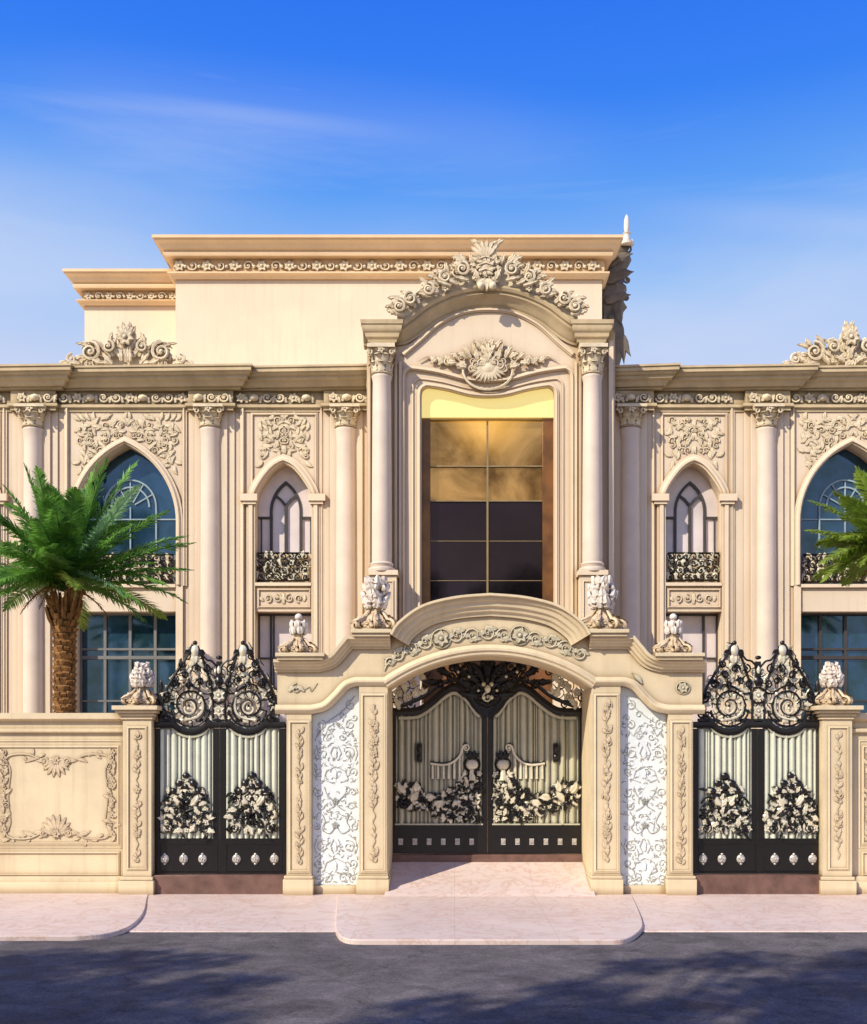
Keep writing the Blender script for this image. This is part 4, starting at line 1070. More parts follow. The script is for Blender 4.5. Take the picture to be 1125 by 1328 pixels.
# white panels
def white_panel(side, seed):
    X = (lambda x: x) if side < 0 else (lambda x: 1271-x)
    pts = [(404,1150),(404,930)] + [(x, y+1) for x, y in Bsh if x > 404] + [(466,892),(466,1150)]
    pts = [(X(x), y) for x, y in pts]
    if side > 0: pts = pts[::-1]
    mb = MB(); mb.pprism(pts, 0.13, 0.6)
    wp = obj('white_panel', mb, 'white', portal, smooth=False)
    pb = MB(); pb.pbox(min(X(404),X(466)), max(X(404),X(466)), 1149, 1163, 0.0, 0.6, 0.06)
    obj('panel_plinth', pb, 'gate', portal, bev=0.006)
    wm, gm = MB(), MB(); o = Orn(wm, 0.13); q = Orn(gm, 0.13); c = X(435.0); rnd = random.Random(seed)
    def both(fn_pts, rw=1.5, rg=0.5, off=(1.2, 1.0)):
        o.tube(fn_pts, rw*0.7, 5, -0.45)
        q.tube([(x+off[0], y+off[1]) for x, y in fn_pts], rg*0.95, 4, 0.3)
    def sc(u, v, r, a0, turns, hand, th=1.5):
        n = int(turns*12); P = []
        for i in range(n+1):
            t = i/n; a = R(a0)+hand*2*math.pi*turns*t; rr = r*(1-0.78*t); P.append((u+math.cos(a)*rr, v-math.sin(a)*rr))
        both(P, th)
    inn = -side; sc(c+inn*19, 914, 7, 90, 1.3, inn); sc(c+inn*8, 926, 5, 0, 1.2, -inn); sc(c+inn*24, 930, 4.5, 200, 1.2, inn); both([(c-inn*12, 936), (c, 928), (c+inn*12, 918), (c+inn*24, 902)])
    cells = [(948,0),(976,1),(1003,2),(1035,3),(1066,4),(1097,1),(1122,2),(1140,5)]
    for v, kd in cells:
        for sg in (1, -1):
            if kd == 0:
                both([(c, v-12), (c+sg*9, v-6), (c+sg*15, v+6), (c+sg*22, v-2)]); sc(c+sg*19, v-9, 6.5, 90, 1.3, sg); sc(c+sg*8, v+7, 5, 0, 1.1, -sg)
                q.leaf(c+sg*24, v+8, 90+sg*30, 9, 3, 0.8, 0.8, 2)
            elif kd == 1:
                sc(c+sg*17, v, 8.5, 120 if sg > 0 else 60, 1.35, -sg); both([(c+sg*3, v-9), (c+sg*7, v), (c+sg*3, v+9)]); both([(c+sg*25, v-10), (c+sg*28, v), (c+sg*25, v+10)], 1.2)
            elif kd == 2:
                both([(c, v-10), (c+sg*12, v-4), (c+sg*16, v+7), (c+sg*6, v+11)]); sc(c+sg*22, v-3, 6, -60, 1.2, sg)
            elif kd == 3:
                both(smooth_path([(c+sg*15, v-15), (c+sg*11, v-5), (c+sg*3, v+3), (c-sg*3, v+10), (c-sg*12, v+16)], 4), 1.6, 0.7); sc(c+sg*22, v-8, 6, 200, 1.2, -sg); sc(c+sg*20, v+10, 5.5, 20, 1.2, sg)
            elif kd == 4:
                both(smooth_path([(c+sg*20, v-14), (c+sg*14, v-2), (c+sg*18, v+8), (c+sg*8, v+14), (c, v+4)], 4), 1.6, 0.7); sc(c+sg*25, v+6, 5, 100, 1.1, sg)
            else:
                sc(c+sg*10, v-2, 6, 90, 1.2, sg); sc(c+sg*22, v-2, 5.5, 270, 1.2, -sg)
            for _ in range(15):
                u_ = c+sg*rnd.uniform(1, 29); v_ = v+rnd.uniform(-13, 13); a = rnd.uniform(0, 180)
                o.leaf(u_, v_, a if sg > 0 else 180-a, 9, 4.5, 0.1, 0.45, 2, 30)
                b2_ = a+rnd.uniform(30, 80); q.tube([(u_, v_), (u_+sg*3*math.cos(R(a)), v_-3*math.sin(R(a))), (u_+sg*(3*math.cos(R(a))+2.5*math.cos(R(b2_))), v_-3*math.sin(R(a))-2.5*math.sin(R(b2_)))], [0.7, 0.55, 0.3], 4, 0.5)
        if kd in (3, 4): q.flower(c, v+4, 5, 0.8, 5, 90)
        elif kd in (1, 2): o.leaf(c, v+7, 90, 13, 6, 0.6, 1.4, 2)
    obj('white_scrollwork', wm, 'whitecarve', wp, recalc=False)
    obj('grey_inlay_line', gm, 'greyline', wp, recalc=False)
white_panel(-1, 71); white_panel(1, 72)

# ============================================================ BOUNDARY WALLS AND THEIR PIERS
def boundary(x0, x1, side, label, seed):
    root = thing('boundary_wall', (PX((max(x0,-40)+min(x1,1165))/2, 0), 0.2, 0.0), label, 'wall')
    mb = MB(); a, b_ = PX(x0, 0), PX(x1, 0); Y0 = 0.16
    z = lambda p: PZ(p, Y0)
    mb.box(a, b_, Y0, Y0+0.35, -0.05, z(930))
    mb.plan([(a, Y0), (b_, Y0)], [(-0.2, z(951)), (0.03, z(951)), (0.06, z(949)), (0.06, z(945.5)), (0.03, z(944.5)), (0.03, z(936)), (0.07, z(934)), (0.11, z(932.5)), (0.11, z(925)), (-0.45, z(925)), (-0.45, z(932)), (-0.2, z(934))])
    mb.plan([(a, Y0), (b_, Y0)], [(-0.1, -0.05), (0.08, -0.05), (0.08, z(1145)), (0.05, z(1143)), (0.05, z(1137.5)), (0.02, z(1136)), (-0.1, z(1136))])
    w = obj('wall', mb, 'gate', root, smooth=False)
    fr = MB()
    if side < 0: pan = [(-352,-190),(-175,-13),(-3, 154)]
    else: pan = [(1119, 1290),(1304, 1470)]
    for (p, q_) in pan:
        fr.psweep(rect(p+2, q_-2, 970, 1092), mould(1.6, 3.5), Y0, True)
        fr.psweep(rect(p+1, q_-1, 1107, 1133), mould(2.0, 3.0), Y0, True)
        fr.psweep(rect(p-3, q_+3, 962, 1098), mould(1.0, 2.5), Y0, True)
    obj('panel_moulding', fr, 'gate', w, ang=25)
    for i, (p, q_) in enumerate(pan):
        cv = MB(); o = Orn(cv, Y0); c = (p+q_)/2; rnd = random.Random(seed+i); hw = (q_-p)/2
        def spray(cx_, cy_, dirn, size):
            for g in (20, 40, 60, 80, 100, 120, 140, 160): o.leaf(cx_, cy_, dirn*g, size*(0.85+0.35*math.sin(R(g))), size*0.38, 0.6, 1.8, 4, 0, 8)
            for sg in (1, -1):
                o.scroll(cx_+sg*size*0.75, cy_-dirn*2, size*0.28, 90*dirn, 1.3, sg*dirn, 1.3, 1); o.leaf(cx_+sg*size*0.5, cy_, dirn*(90-sg*75), size*0.9, size*0.3, 0.5, 1.5, 4, -dirn*sg*20)
                o.leaf(cx_+sg*size*1.2, cy_+dirn*1, dirn*(90-sg*95), size*0.9, size*0.26, 0.5, 1.2, 4, dirn*sg*40)
            o.flower(cx_, cy_-dirn*1, size*0.3, 1.4, 6)
        spray(c-2, 985, -1, 20); spray(c-2, 1082, 1, 22)
        for sg in (1, -1):
            xx = c+sg*(hw-8)
            v = 976
            while v < 1090:
                o.leaf(xx+rnd.uniform(-2,2), v+4, rnd.uniform(30,150), 12, 6, 0.5, 1.6, 3, rnd.uniform(-60,60))
                if rnd.random() < 0.5: o.scroll(xx-sg*rnd.uniform(0,4), v, 3.8, rnd.uniform(0,360), 1.2, sg, 0.9, 0.9)
                if rnd.random() < 0.3: o.flower(xx, v, 5, 0.8, 5)
                v += 6.2
            P = [(xx-sg*3, 985), (xx-sg*8, 980), (xx-sg*20, 978), (xx-sg*34, 979), (xx-sg*46, 984)]
            o.tube(smooth_path(P, 4), 1.2, 5, 0.6); o.tube(smooth_path([(x, 2066-y) for x, y in P], 4), 1.2, 5, 0.6)
            o.tube(smooth_path([(xx-sg*5, 990), (xx-sg*9, 1000), (xx-sg*6, 1034), (xx-sg*9, 1066), (xx-sg*5, 1076)], 4), 0.8, 5, 0.5)
            for _ in range(9):
                u_ = xx-sg*rnd.uniform(10, 50); yy = rnd.choice((980, 1087))
                o.leaf(u_, yy+rnd.uniform(-3,3), rnd.uniform(0,360), 9, 4.5, 0.4, 1.2, 3, rnd.uniform(-60,60))
        obj('panel_carving', cv, 'gatecarve', w, recalc=False)
    return root
boundary(-352, 162, -1, 'long low golden stone boundary wall with foliage framed panels at the left edge', 81)
boundary(1105, 1480, 1, 'stretch of low panelled stone wall running out of the frame at the right edge', 85)
def wall_pier(x0, x1, label, seed):
    root = thing('gate_pier', (PX((x0+x1)/2, 0), 0.2, 0.0), label, 'gate pier', 'stone piers at the ends of the low walls')
    mb = MB(); Y0 = 0.02; z = lambda p: PZ(p, Y0)
    mb.box(PX(x0,0), PX(x1,0), Y0, Y0+0.5, -0.02, z(932))
    mb.psweep(rect(x0+9, x1-8, 945, 1125), mould(1.8, 3.5), Y0, True)
    s_ = obj('pier_shaft', mb, 'gate', root, ang=25)
    cp_ = MB(); cx_ = PX((x0+x1)/2, 0); h = PX(x1,0)-cx_
    def slab(e_, p0, p1): cp_.box(cx_-h-e_, cx_+h+e_, Y0-e_, Y0+0.5+e_, z(p0), z(p1))
    slab(0.13, 921, 915.5); slab(0.09, 925, 921); slab(0.05, 929, 925); slab(0.025, 933, 929)
    obj('pier_cap', cp_, 'gate', root, bev=0.006)
    bs_ = MB(); bs_.box(cx_-h-0.05, cx_+h+0.05, Y0-0.06, Y0+0.54, -0.05, z(1142)); bs_.box(cx_-h-0.03, cx_+h+0.03, Y0-0.035, Y0+0.52, z(1142), z(1137))
    obj('pier_base', bs_, 'gate', root, bev=0.008)
    cv = MB(); scribble(cv, x0+13, x1-11, 950, 1118, Y0, seed, 8, 0.7); obj('carved_strip', cv, 'gatecarve', s_, recalc=False)
    return root
wall_pier(159, 196, 'stone pier with a narrow carved strip ending the long foliage panelled left wall', 91)
wall_pier(1068, 1106, 'stone pier with a narrow carved strip between the right side gate and the right edge', 92)

kz = S(0)
finial(PX(178,0), 0.27, PZ(915.5,0.02), 58*kz, 'leafy stone finial on the pier cap of the left boundary wall, beside the palm trunk', 0, 0.2)
finial(PX(1087,0), 0.27, PZ(915.5,0.02), 58*kz, 'bulbous stone finial on the pier cap beside the right side gate', 0, 0.9)
finial(PX(385,0), 0.20, PZ(848,0), 55*kz, 'pale trefoil finial on the low left shoulder of the gateway, over its rosette', 2, 0.5)
finial(PX(877,0), 0.20, PZ(848,0), 55*kz, 'pale trefoil finial on the low right shoulder of the gateway, above the carved leaf', 2, 1.1)
finial(PX(486,0), 0.20, PZ(817.5,0), 68*kz, 'tall plumed finial left of the arch crown, in front of the left bay column', 1, 0.3)
finial(PX(783,0), 0.20, PZ(817.5,0), 68*kz, 'tall plumed finial right of the arch crown, in front of the right bay column', 1, 0.8)

# ============================================================ IRON GATES
def ring(o, u, v, ru, rv, th, w=1.2, ang=0, n=14):
    ca, sa = math.cos(R(ang)), math.sin(R(ang))
    o.tube([(u+ru*math.cos(2*math.pi*i/n)*ca-rv*math.sin(2*math.pi*i/n)*sa, v-(ru*math.cos(2*math.pi*i/n)*sa+rv*math.sin(2*math.pi*i/n)*ca)) for i in range(n+1)], th, 4, w)
def cell(og, oi, u, v, r, ang, rnd, w=1.4):
    kd = rnd.random(); ca, sa = math.cos(R(ang)), math.sin(R(ang))
    if kd < 0.05: og.ball(u, v, r*0.62, w, 1.0, 0.72, 0.55, 8, 5, ang)
    elif kd < 0.50: og.leaf(u-ca*r*1.2, v+sa*r*1.2, ang, r*2.5, r*1.35, w+0.8, 1.8, 3, 55*(1 if kd < 0.3 else -1), 8, 1.5)
    elif kd < 0.72:
        for d_ in (-38, 0, 38): og.leaf(u-ca*r*0.8, v+sa*r*0.8, ang+d_, r*1.7, r*0.72, w+0.8, 1.2, 1, d_*0.5, 6, 1)
    else: og.flower(u, v, r*1.0, w+0.4, 5, ang)
    if kd < 0.35: ring(oi, u, v, r*1.05, r*0.8, 0.6, w+1.0, ang)
    else: oi.tube([(u-ca*r*1.3+sa*r*0.7, v+sa*r*1.3+ca*r*0.7), (u+sa*r*1.05, v+ca*r*1.05), (u+ca*r*1.2+sa*r*0.4, v-sa*r*1.2+ca*r*0.4)], [0.5, 0.9, 0.5], 4, w+1.2)
def cellmass(mg, mi, Y, inside, x0, x1, y0, y1, r, seed, cx_=None, fill=0.92, w=1.2):
    og, oi = Orn(mg, Y), Orn(mi, Y); rnd = random.Random(seed)
    cc = cx_ if cx_ is not None else (x0+x1)/2; v = y0; row = 0
    while v <= y1:
        u = (r*1.9*0.5 if row % 2 else 0.0)
        while u <= max(x1-cc, cc-x0):
            if rnd.random() < fill:
                ju, jv, a, rr = rnd.uniform(-1.3,1.3), rnd.uniform(-1.3,1.3), rnd.uniform(0,180), r*rnd.uniform(0.78, 1.15)
                sd = rnd.random()
                for sg in ((1, -1) if u > 0.1 else (1,)):
                    if inside(cc+sg*(u+ju), v+jv): cell(og, oi, cc+sg*(u+ju if u > 0.1 else 0), v+jv, rr, a if sg > 0 else 180-a, random.Random(sd), w)
            else:
                for sg in (1, -1):
                    if inside(cc+sg*u, v): oi.scroll(cc+sg*u, v, r*0.8, 90, 1.3, sg, 1.1, w, sides=4)
            u += r*1.9
        v += r*1.55; row += 1
def flutes(mb, pts_x0, pts_x1, topf, bot, Y, n, dep=0.035):
    """reeded glazing: alternating round and flat vertical reeds"""
    rnd = random.Random(int(pts_x0)); x = pts_x0; k = S(Y)
    while x < pts_x1-0.5:
        w = rnd.choice((4.0, 6.0, 8.5, 2.6, 7.0)); w = min(w, pts_x1-x); t = topf(x+w/2)
        h = 0.6*w*k*rnd.uniform(0.5, 1.0)
        V = []; m = 5
        for z_ in (PZ(bot,Y), PZ(t,Y)):
            for j in range(m+1): 
                f = j/m; V.append((PX(x+w*f,Y), Y-math.sin(math.pi*f)*h, z_))
        mb.add(V, [(j, j+1, j+m+2, j+m+1) for j in range(m)])
        x += w+rnd.choice((0.3, 1.0, 1.6))
YS = 0.2
def side_gate(c, label, seed):
    root = thing('side_gate', (PX(c, YS), YS, PZ(1133, YS)), label, 'gate', 'black iron side gates with gilt leaf work')
    k = S(YS); ly = [(c-86, c), (c, c+86)]
    ar = segarc
    for j, (a, b_) in enumerate(ly):
        sg = -1 if j == 0 else 1; sc_c = c+sg*37
        mb = MB(); mb.pbox(a, b_, 1088, 1133, YS, YS+0.05)
        a2, b2 = (a+1.0, b_-0.6) if j == 0 else (a+0.6, b_-1.0)
        mb.pbox(a2, a2+7, 945, 1088, YS, YS+0.055, YS-0.004); mb.pbox(b2-7, b2, 945, 1088, YS, YS+0.055, YS-0.004)
        # top rail dipping under the big spiral
        tr = [(a2, 940)] + [(sc_c-24, 940)] + [(sc_c+25*math.cos(R(g))*1.0, 930-19*math.sin(R(g))) for g in range(205, 336, 10)] + [(sc_c+24, 940)] + [(b2, 940)]
        mb.psweep(tr, [(-3, -4), (2.5, -4), (3.5, 0), (2.5, 4), (-3, 4)], YS)
        lf = obj('gate_leaf', mb, 'iron', root, ang=30, bev=0.0)
        rl = MB(); rl.psweep(rect(a2+9, b2-3 if j == 0 else b2-5, 1095, 1129), mould(0.8, 1.5), YS, True)
        obj('kick_panel_moulding', rl, 'iron', lf, smooth=False)
        gp = MB(); dipf = lambda x: 946 + max(0, 8-abs(x-sc_c)*0.33)
        flutes(gp, a2+7.2, b2-7.2, dipf, 1087, YS+0.03, 16)
        gp.pbox(a2+7, b2-7, 941, 1088, YS, YS+0.06, YS+0.045)
        obj('fluted_panel', gp, 'flutepale', lf, ang=60, recalc=False)
        tm = MB(); tm.psweep([(x, y+6) for x, y in tr if a2+6 < x < b2-6], [(0, -2), (2, -2), (2, 1), (0, 1)], YS+0.01)
        obj('panel_rail', tm, 'flute', lf, smooth=False)
        mg, mi = MB(), MB(); xc = (a2+b2)/2
        tf = lerp_curve([(0, 1003), (7, 1006), (12, 1018), (24, 1020), (27, 1040), (34, 1046), (38, 1050)])
        cellmass(mg, mi, YS+0.0, lambda x, y: abs(x-xc) < 34 and y > tf(abs(x-xc))+2 and y < 1085, xc-34, xc+34, 1008, 1083, 5.4, seed+j, xc, 0.8)
        oi = Orn(mi, YS); og = Orn(mg, YS)
        for (u, v, r_) in ((0,1006,5),(-9,1016,5.5),(9,1016,5.5),(-16,1026,5),(16,1026,5),(0,1020,5)):
            oi.ball(xc+u, v, r_, 2.0, 1, 0.9, 0.6); 
        for s2 in (1, -1):
            oi.tube(smooth_path([(xc+s2*3, 1028), (xc+s2*14, 1036), (xc+s2*24, 1034), (xc+s2*31, 1042)], 4), 1.3, 5, 2.4)
            oi.tube(smooth_path([(xc, 1052), (xc+s2*12, 1048), (xc+s2*24, 1054), (xc+s2*33, 1050)], 4), 1.3, 5, 2.4)
            oi.scroll(xc+s2*24, 1074, 7, 90, 1.5, s2, 1.2, 2.4)
            og.leaf(xc+s2*6, 1044, 90-s2*50, 18, 9, 3, 2.5, 2, s2*30)
        rq = random.Random(seed+40+j)
        for _ in range(26):
            x_, y_ = xc+rq.uniform(-28, 28), rq.uniform(1024, 1082)
            oi.leaf(x_, y_, rq.uniform(0, 360), rq.uniform(7, 12), 4.2, 4.2, 1.6, 3, rq.uniform(-60, 60))
        obj('leaf_scrollwork', mi, 'iron', lf, recalc=False); obj('gilt_leaf', mg, 'gilt', lf, recalc=False)
        for i in range(3):
            bm_ = MB(); o = Orn(bm_, YS); x = c+sg*(46.5+(i-1)*24.5)
            o.ball(x, 1114, 6.2, 0.4, 0.92, 1, 0.42, 12, 6); o.flower(x, 1114, 5.0, 2.2, 5, 90); o.ball(x, 1107.8, 1.8, 0.8); o.ball(x, 1120.2, 1.8, 0.8)
            obj('boss', bm_, 'boss', lf, recalc=False)
    mb = MB(); mb.pbox(c-88, c-85.6, 938, 1135, YS, YS+0.08, YS-0.01); mb.pbox(c+85.6, c+88, 938, 1135, YS, YS+0.08, YS-0.01)
    obj('gate_frame', mb, 'iron', root)
    # crest
    mg, mi = MB(), MB(); og, oi = Orn(mg, YS), Orn(mi, YS)
    tf = lerp_curve([(0, 862), (8, 864), (14, 856), (20, 846), (28, 834), (38, 838), (46, 854), (54, 866), (62, 880), (70, 894), (76, 912)])
    inside = lambda x, y: y > tf(abs(x-c))+3 and y < 932 and abs(x-c) < 75 and (math.hypot(abs(x-c)-37, y-916) > 24)
    cellmass(mg, mi, YS+0.01, inside, c-76, c+76, 842, 934, 6.3, seed+9, c, 0.96, 0.8)
    for s2 in (1, -1):
        u0 = c+s2*37
        # the big gilt and iron spiral
        og.scroll(u0+s2*2, 919, 10, 80 if s2 > 0 else 100, 1.4, s2, 2.0, 3.0, sides=6)
        oi.scroll(u0+s2*1.5, 915, 23.5, -120 if s2 > 0 else -60, 1.7, -s2, 1.5, 4.6)
        og.cscroll(u0-s2*14, 900, u0+s2*10, 934, 0.35*s2, 1.7, 4.2)
        oi.tube([(u0+25*math.cos(R(g)), 917-25*math.sin(R(g))) for g in range(190, 351, 16)], 1.5, 5, 3)
        for g in range(0, 360, 36): og.leaf(u0+12*math.cos(R(g)), 917-12*math.sin(R(g)), g+(30 if s2 > 0 else -30), 13, 9.5, 2.6, 2.2, 1, 40*s2, 7); oi.tube([(u0+13*math.cos(R(g+18)), 917-13*math.sin(R(g+18))), (u0+19*math.cos(R(g+26)), 917-19*math.sin(R(g+26))), (u0+25*math.cos(R(g+24)), 917-25*math.sin(R(g+24)))], 0.8, 4, 4.4)
        # ribs rising to the peak
        oi.tube(smooth_path([(c+s2*8, 932), (c+s2*8, 905), (c+s2*13, 880), (c+s2*20, 858), (c+s2*28, 838)], 5), 1.7, 5, 2.6)
        oi.tube(smooth_path([(c+s2*75, 920), (c+s2*69, 896), (c+s2*54, 870), (c+s2*43, 854), (c+s2*34, 836)], 5), 1.9, 5, 2.6)
        oi.tube(smooth_path([(c+s2*50, 894), (c+s2*44, 888), (c+s2*30, 892), (c+s2*18, 900), (c+s2*6, 896)], 5), 1.3, 5, 3)
        for (u_, v_, r_, a_, h_) in ((16,868,6,90,1),(30,868,6.5,200,-1),(44,876,6,20,1),(12,888,5.5,120,-1),(24,884,5.5,0,1),(56,888,6,80,-1),(38,888,5,260,1),(66,902,5.5,0,1),(48,862,5,140,1)):
            oi.scroll(c+s2*u_, v_, r_, a_ if s2 > 0 else 180-a_, 1.35, s2*h_, 1.25, 5.0); oi.leaf(c+s2*u_, v_+3, 90-s2*30*h_, 12, 5, 4, 2, 3, 50*s2*h_)
        oi.tube(smooth_path([(c+s2*2, 866), (c+s2*9, 858), (c+s2*16, 856), (c+s2*22, 848)], 4), 1.4, 5, 4)
        og.ball(c+s2*31, 844, 7, 2.4, 0.85, 1.15, 0.6); og.leaf(c+s2*31, 862, 90, 20, 10, 2, 2.5, 1)
        oi.leaf(c+s2*30, 846, 90+s2*70, 13, 8, 3, 2, 2, s2*60); oi.leaf(c+s2*33, 846, 90-s2*70, 13, 8, 3, 2, 2, -s2*60); oi.ball(c+s2*31, 834, 3.2, 2.6)
        oi.scroll(c+s2*57, 886, 6, 0, 1.3, s2, 1.6, 3); oi.scroll(c+s2*70, 906, 7, 90, 1.4, s2, 1.6, 2); oi.scroll(c+s2*74, 926, 7, 90, 1.3, s2, 1.8, 2)
        oi.scroll(c+s2*66, 930, 7, 0, 1.3, -s2, 1.6, 2); og.leaf(c+s2*62, 905, 90-s2*40, 16, 8, 2, 2, 2, 30*s2)
    oi.ball(c-0, 853, 3.6, 2, 1.2, 0.8); mi.pbox(c-3.6, c+3.6, 858, 880, YS, YS+0.03, YS-0.03); og.ball(c, 869, 3.0, 3.4, 0.9, 1.8)
    oi.ball(c, 884, 6, 2.6, 1, 1.2, 0.6); og.flower(c, 902, 9, 3, 6, 90); ring(oi, c, 902, 10, 10, 1.4, 3.4); og.flower(c, 922, 8, 3, 6, 30)
    oi.tube([(c-78, 934), (c+78, 934)], 2.2, 6, 0.5)
    # pin by the pier
    px_ = c-76 if c < 600 else c+78
    mi.lathe(PX(px_,YS), YS+0.02, [(0.05, PZ(938,YS)), (0.05, PZ(925,YS)), (0.03, PZ(920,YS)), (0.055, PZ(905,YS)), (0.03, PZ(896,YS)), (0.045, PZ(890,YS)), (0.01, PZ(882,YS))], 10)
    cr = obj('crest_ironwork', mi, 'iron', root, recalc=False); obj('gilt_leaf', mg, 'gilt', cr, recalc=False)
    return root
side_gate(285, 'black iron side gate with gilt crest, between the left boundary wall and gateway', 101)
side_gate(983, 'black iron side gate with gilt crest, between the gateway and right wall pier', 111)

YM = 1.3
root = thing('main_gate', (PX(632.5, YM), YM, PZ(1107, YM)), 'wide black iron double gate with shell crest under the stone arch', 'gate')
cM = 632.5
def gtop(x):       # serpentine top of one leaf by distance from the centre
    return smooth_path([(4,926),(14,918),(24,904),(34,895),(44,891),(56,897),(70,909),(84,919),(97,923),(125,923)], 5)
GT = gtop(0)
gtf = lerp_curve(GT)
for j, sg in enumerate((-1, 1)):
    X = lambda u: cM+sg*u
    def P_(pts): 
        q = [(X(u), v) for u, v in pts]; return q if sg > 0 else q[::-1]
    mb = MB()
    a, b_ = sorted((X(0.5), X(125)))
    mb.pbox(a, b_, 1070, 1107, YM, YM+0.05)
    for u0, u1 in ((0.5, 6), (120, 125)):
        p, q_ = sorted((X(u0), X(u1))); mb.pbox(p, q_, 924, 1070, YM, YM+0.055, YM-0.003)
    mb.psweep(P_([(0.5, 930)] + GT), [(-3, -4.5), (2.5, -4.5), (4, 0), (2.5, 5), (-3, 5)], YM)
    lf = obj('gate_leaf', mb, 'iron', root, ang=30)
    im = MB(); im.psweep(P_([(u, v+7) for u, v in GT if 8 < u < 118]), [(0, -3), (2.5, -3), (3, 0), (2.5, 1), (0, 1)], YM+0.005)
    im.psweep(rect(min(X(7), X(119)), max(X(7), X(119)), 1000, 1068.5), mould(0.8, 1.0), YM+0.01, True) if False else None
    obj('panel_rail', im, 'flute', lf, ang=30); im = MB()
    im.pbox(min(X(6),X(120)), max(X(6),X(120)), 1068, 1070, YM, YM+0.03, YM-0.01)
    obj('panel_sill', im, 'flute', lf, ang=30)
    gp = MB(); a, b_ = sorted((X(6), X(120)))
    flutes(gp, a, b_, lambda x: gtf(abs(x-cM))+4, 1069, YM+0.04, 20)
    pts = [(X(120), 1070)] + [(X(u), v+3) for u, v in GT[::-1] if 5 < u < 121] + [(X(5), 1070)]
    gp.pprism(pts, YM+0.055, YM+0.07)
    obj('fluted_panel', gp, 'flute', lf, ang=60, recalc=False)
    mg, mi = MB(), MB(); og, oi = Orn(mg, YM+0.02), Orn(mi, YM+0.02)
    tf = lerp_curve([(0, 1000), (10, 1002), (32, 1004), (40, 1016), (58, 1028), (76, 1030), (84, 1018), (100, 1012), (118, 1014)])
    bf = lerp_curve([(0, 1066), (60, 1064), (80, 1050), (118, 1046)])
    ins = lambda x, y: 8 < abs(x-cM) < 117 and tf(abs(x-cM)) < y < bf(abs(x-cM)) and (x-cM)*sg > 0
    xa, xb = sorted((X(8), X(117)))
    og_, oi_ = og, oi; rnd = random.Random(131+j); v = 1004; row = 0
    while v < 1067:
        u = 11 + (4.4 if row % 2 else 0)
        while u < 117:
            if ins(X(u), v):
                if rnd.random() < 0.8: cell(og, oi, X(u)+rnd.uniform(-1.2,1.2), v+rnd.uniform(-1,1), 4.9*rnd.uniform(0.8,1.2), rnd.uniform(0,180), rnd, 1.2)
                else: oi.flower(X(u), v, 5.5, 2.0, 6, rnd.uniform(0,60))
            u += 8.8
        v += 7.2; row += 1
    # swan neck rail with little balusters, and an urn
    nk = smooth_path([(26, 966), (31, 968), (36, 980), (46, 989), (58, 992), (74, 990)], 5)
    og.tube([(X(u), v_) for u, v_ in nk], 1.9, 6, 1.5); oi.tube([(X(u), v_-2.2) for u, v_ in nk], 0.9, 5, 1.5)
    og.scroll(X(28), 970, 4.5, 90, 1.2, sg, 1.5, 1.5)
    nf = lerp_curve(sorted(nk))
    for u in range(36, 76, 7): og.tube([(X(u), nf(u)), (X(u), 1010)], [1.5, 1.9, 1.1, 1.8][:2], 6, 1.2)
    og.ball(X(20), 992, 8.5, 1.2, 1, 0.9, 0.5, 12, 6); og.tube([(X(20), 998), (X(20), 1012)], [3.5, 5.5], 8, 1); oi.tube([(X(9), 1010), (X(33), 1010)], 1.4, 5, 2)
    ring(oi, X(20), 991, 10, 9, 1.1, 2); 
    for g in (40, 70, 110, 140): oi.leaf(X(20), 984, g, 12, 6, 2, 2, 2)
    for (u, v_, a_) in ((90, 1024, 60), (98, 1034, 100), (82, 1032, 140), (106, 1022, 30), (70, 1042, 120)):
        og.leaf(X(u), v_+6, a_ if sg > 0 else 180-a_, 19, 10, 3, 3, 1, 50*sg, 7, 2)
    for _ in range(70):
        u_ = rnd.uniform(9, 116); y_ = rnd.uniform(tf(u_)+2, bf(u_))
        oi.leaf(X(u_), y_, rnd.uniform(0, 360), rnd.uniform(6, 11), 3.8, 4.0, 1.6, 3, rnd.uniform(-60, 60))
    obj('leaf_scrollwork', mi, 'iron', lf, recalc=False); obj('gilt_leaf', mg, 'gilt', lf, recalc=False)
    hd = MB(); hd.pbox(min(X(85),X(92)), max(X(85),X(92)), 964, 988, YM, YM+0.02, YM-0.02); o = Orn(hd, YM-0.02); o.ball(X(88.5), 970, 4, 1, 1, 1.3); o.ball(X(88.5), 982, 3.4, 1, 1, 1.3)
    obj('lock_plate', hd, 'iron', lf)
    for i in range(6):
        bm_ = MB(); o = Orn(bm_, YM); x = X(20.5+i*18.4)
        bm_.pbox(x-2.9, x+2.9, 1087.5, 1095.5, YM, YM+0.01, YM-0.012); o.flower(x, 1091.5, 3.0, 1.1, 4, 45)
        obj('boss', bm_, 'boss', lf, recalc=False)
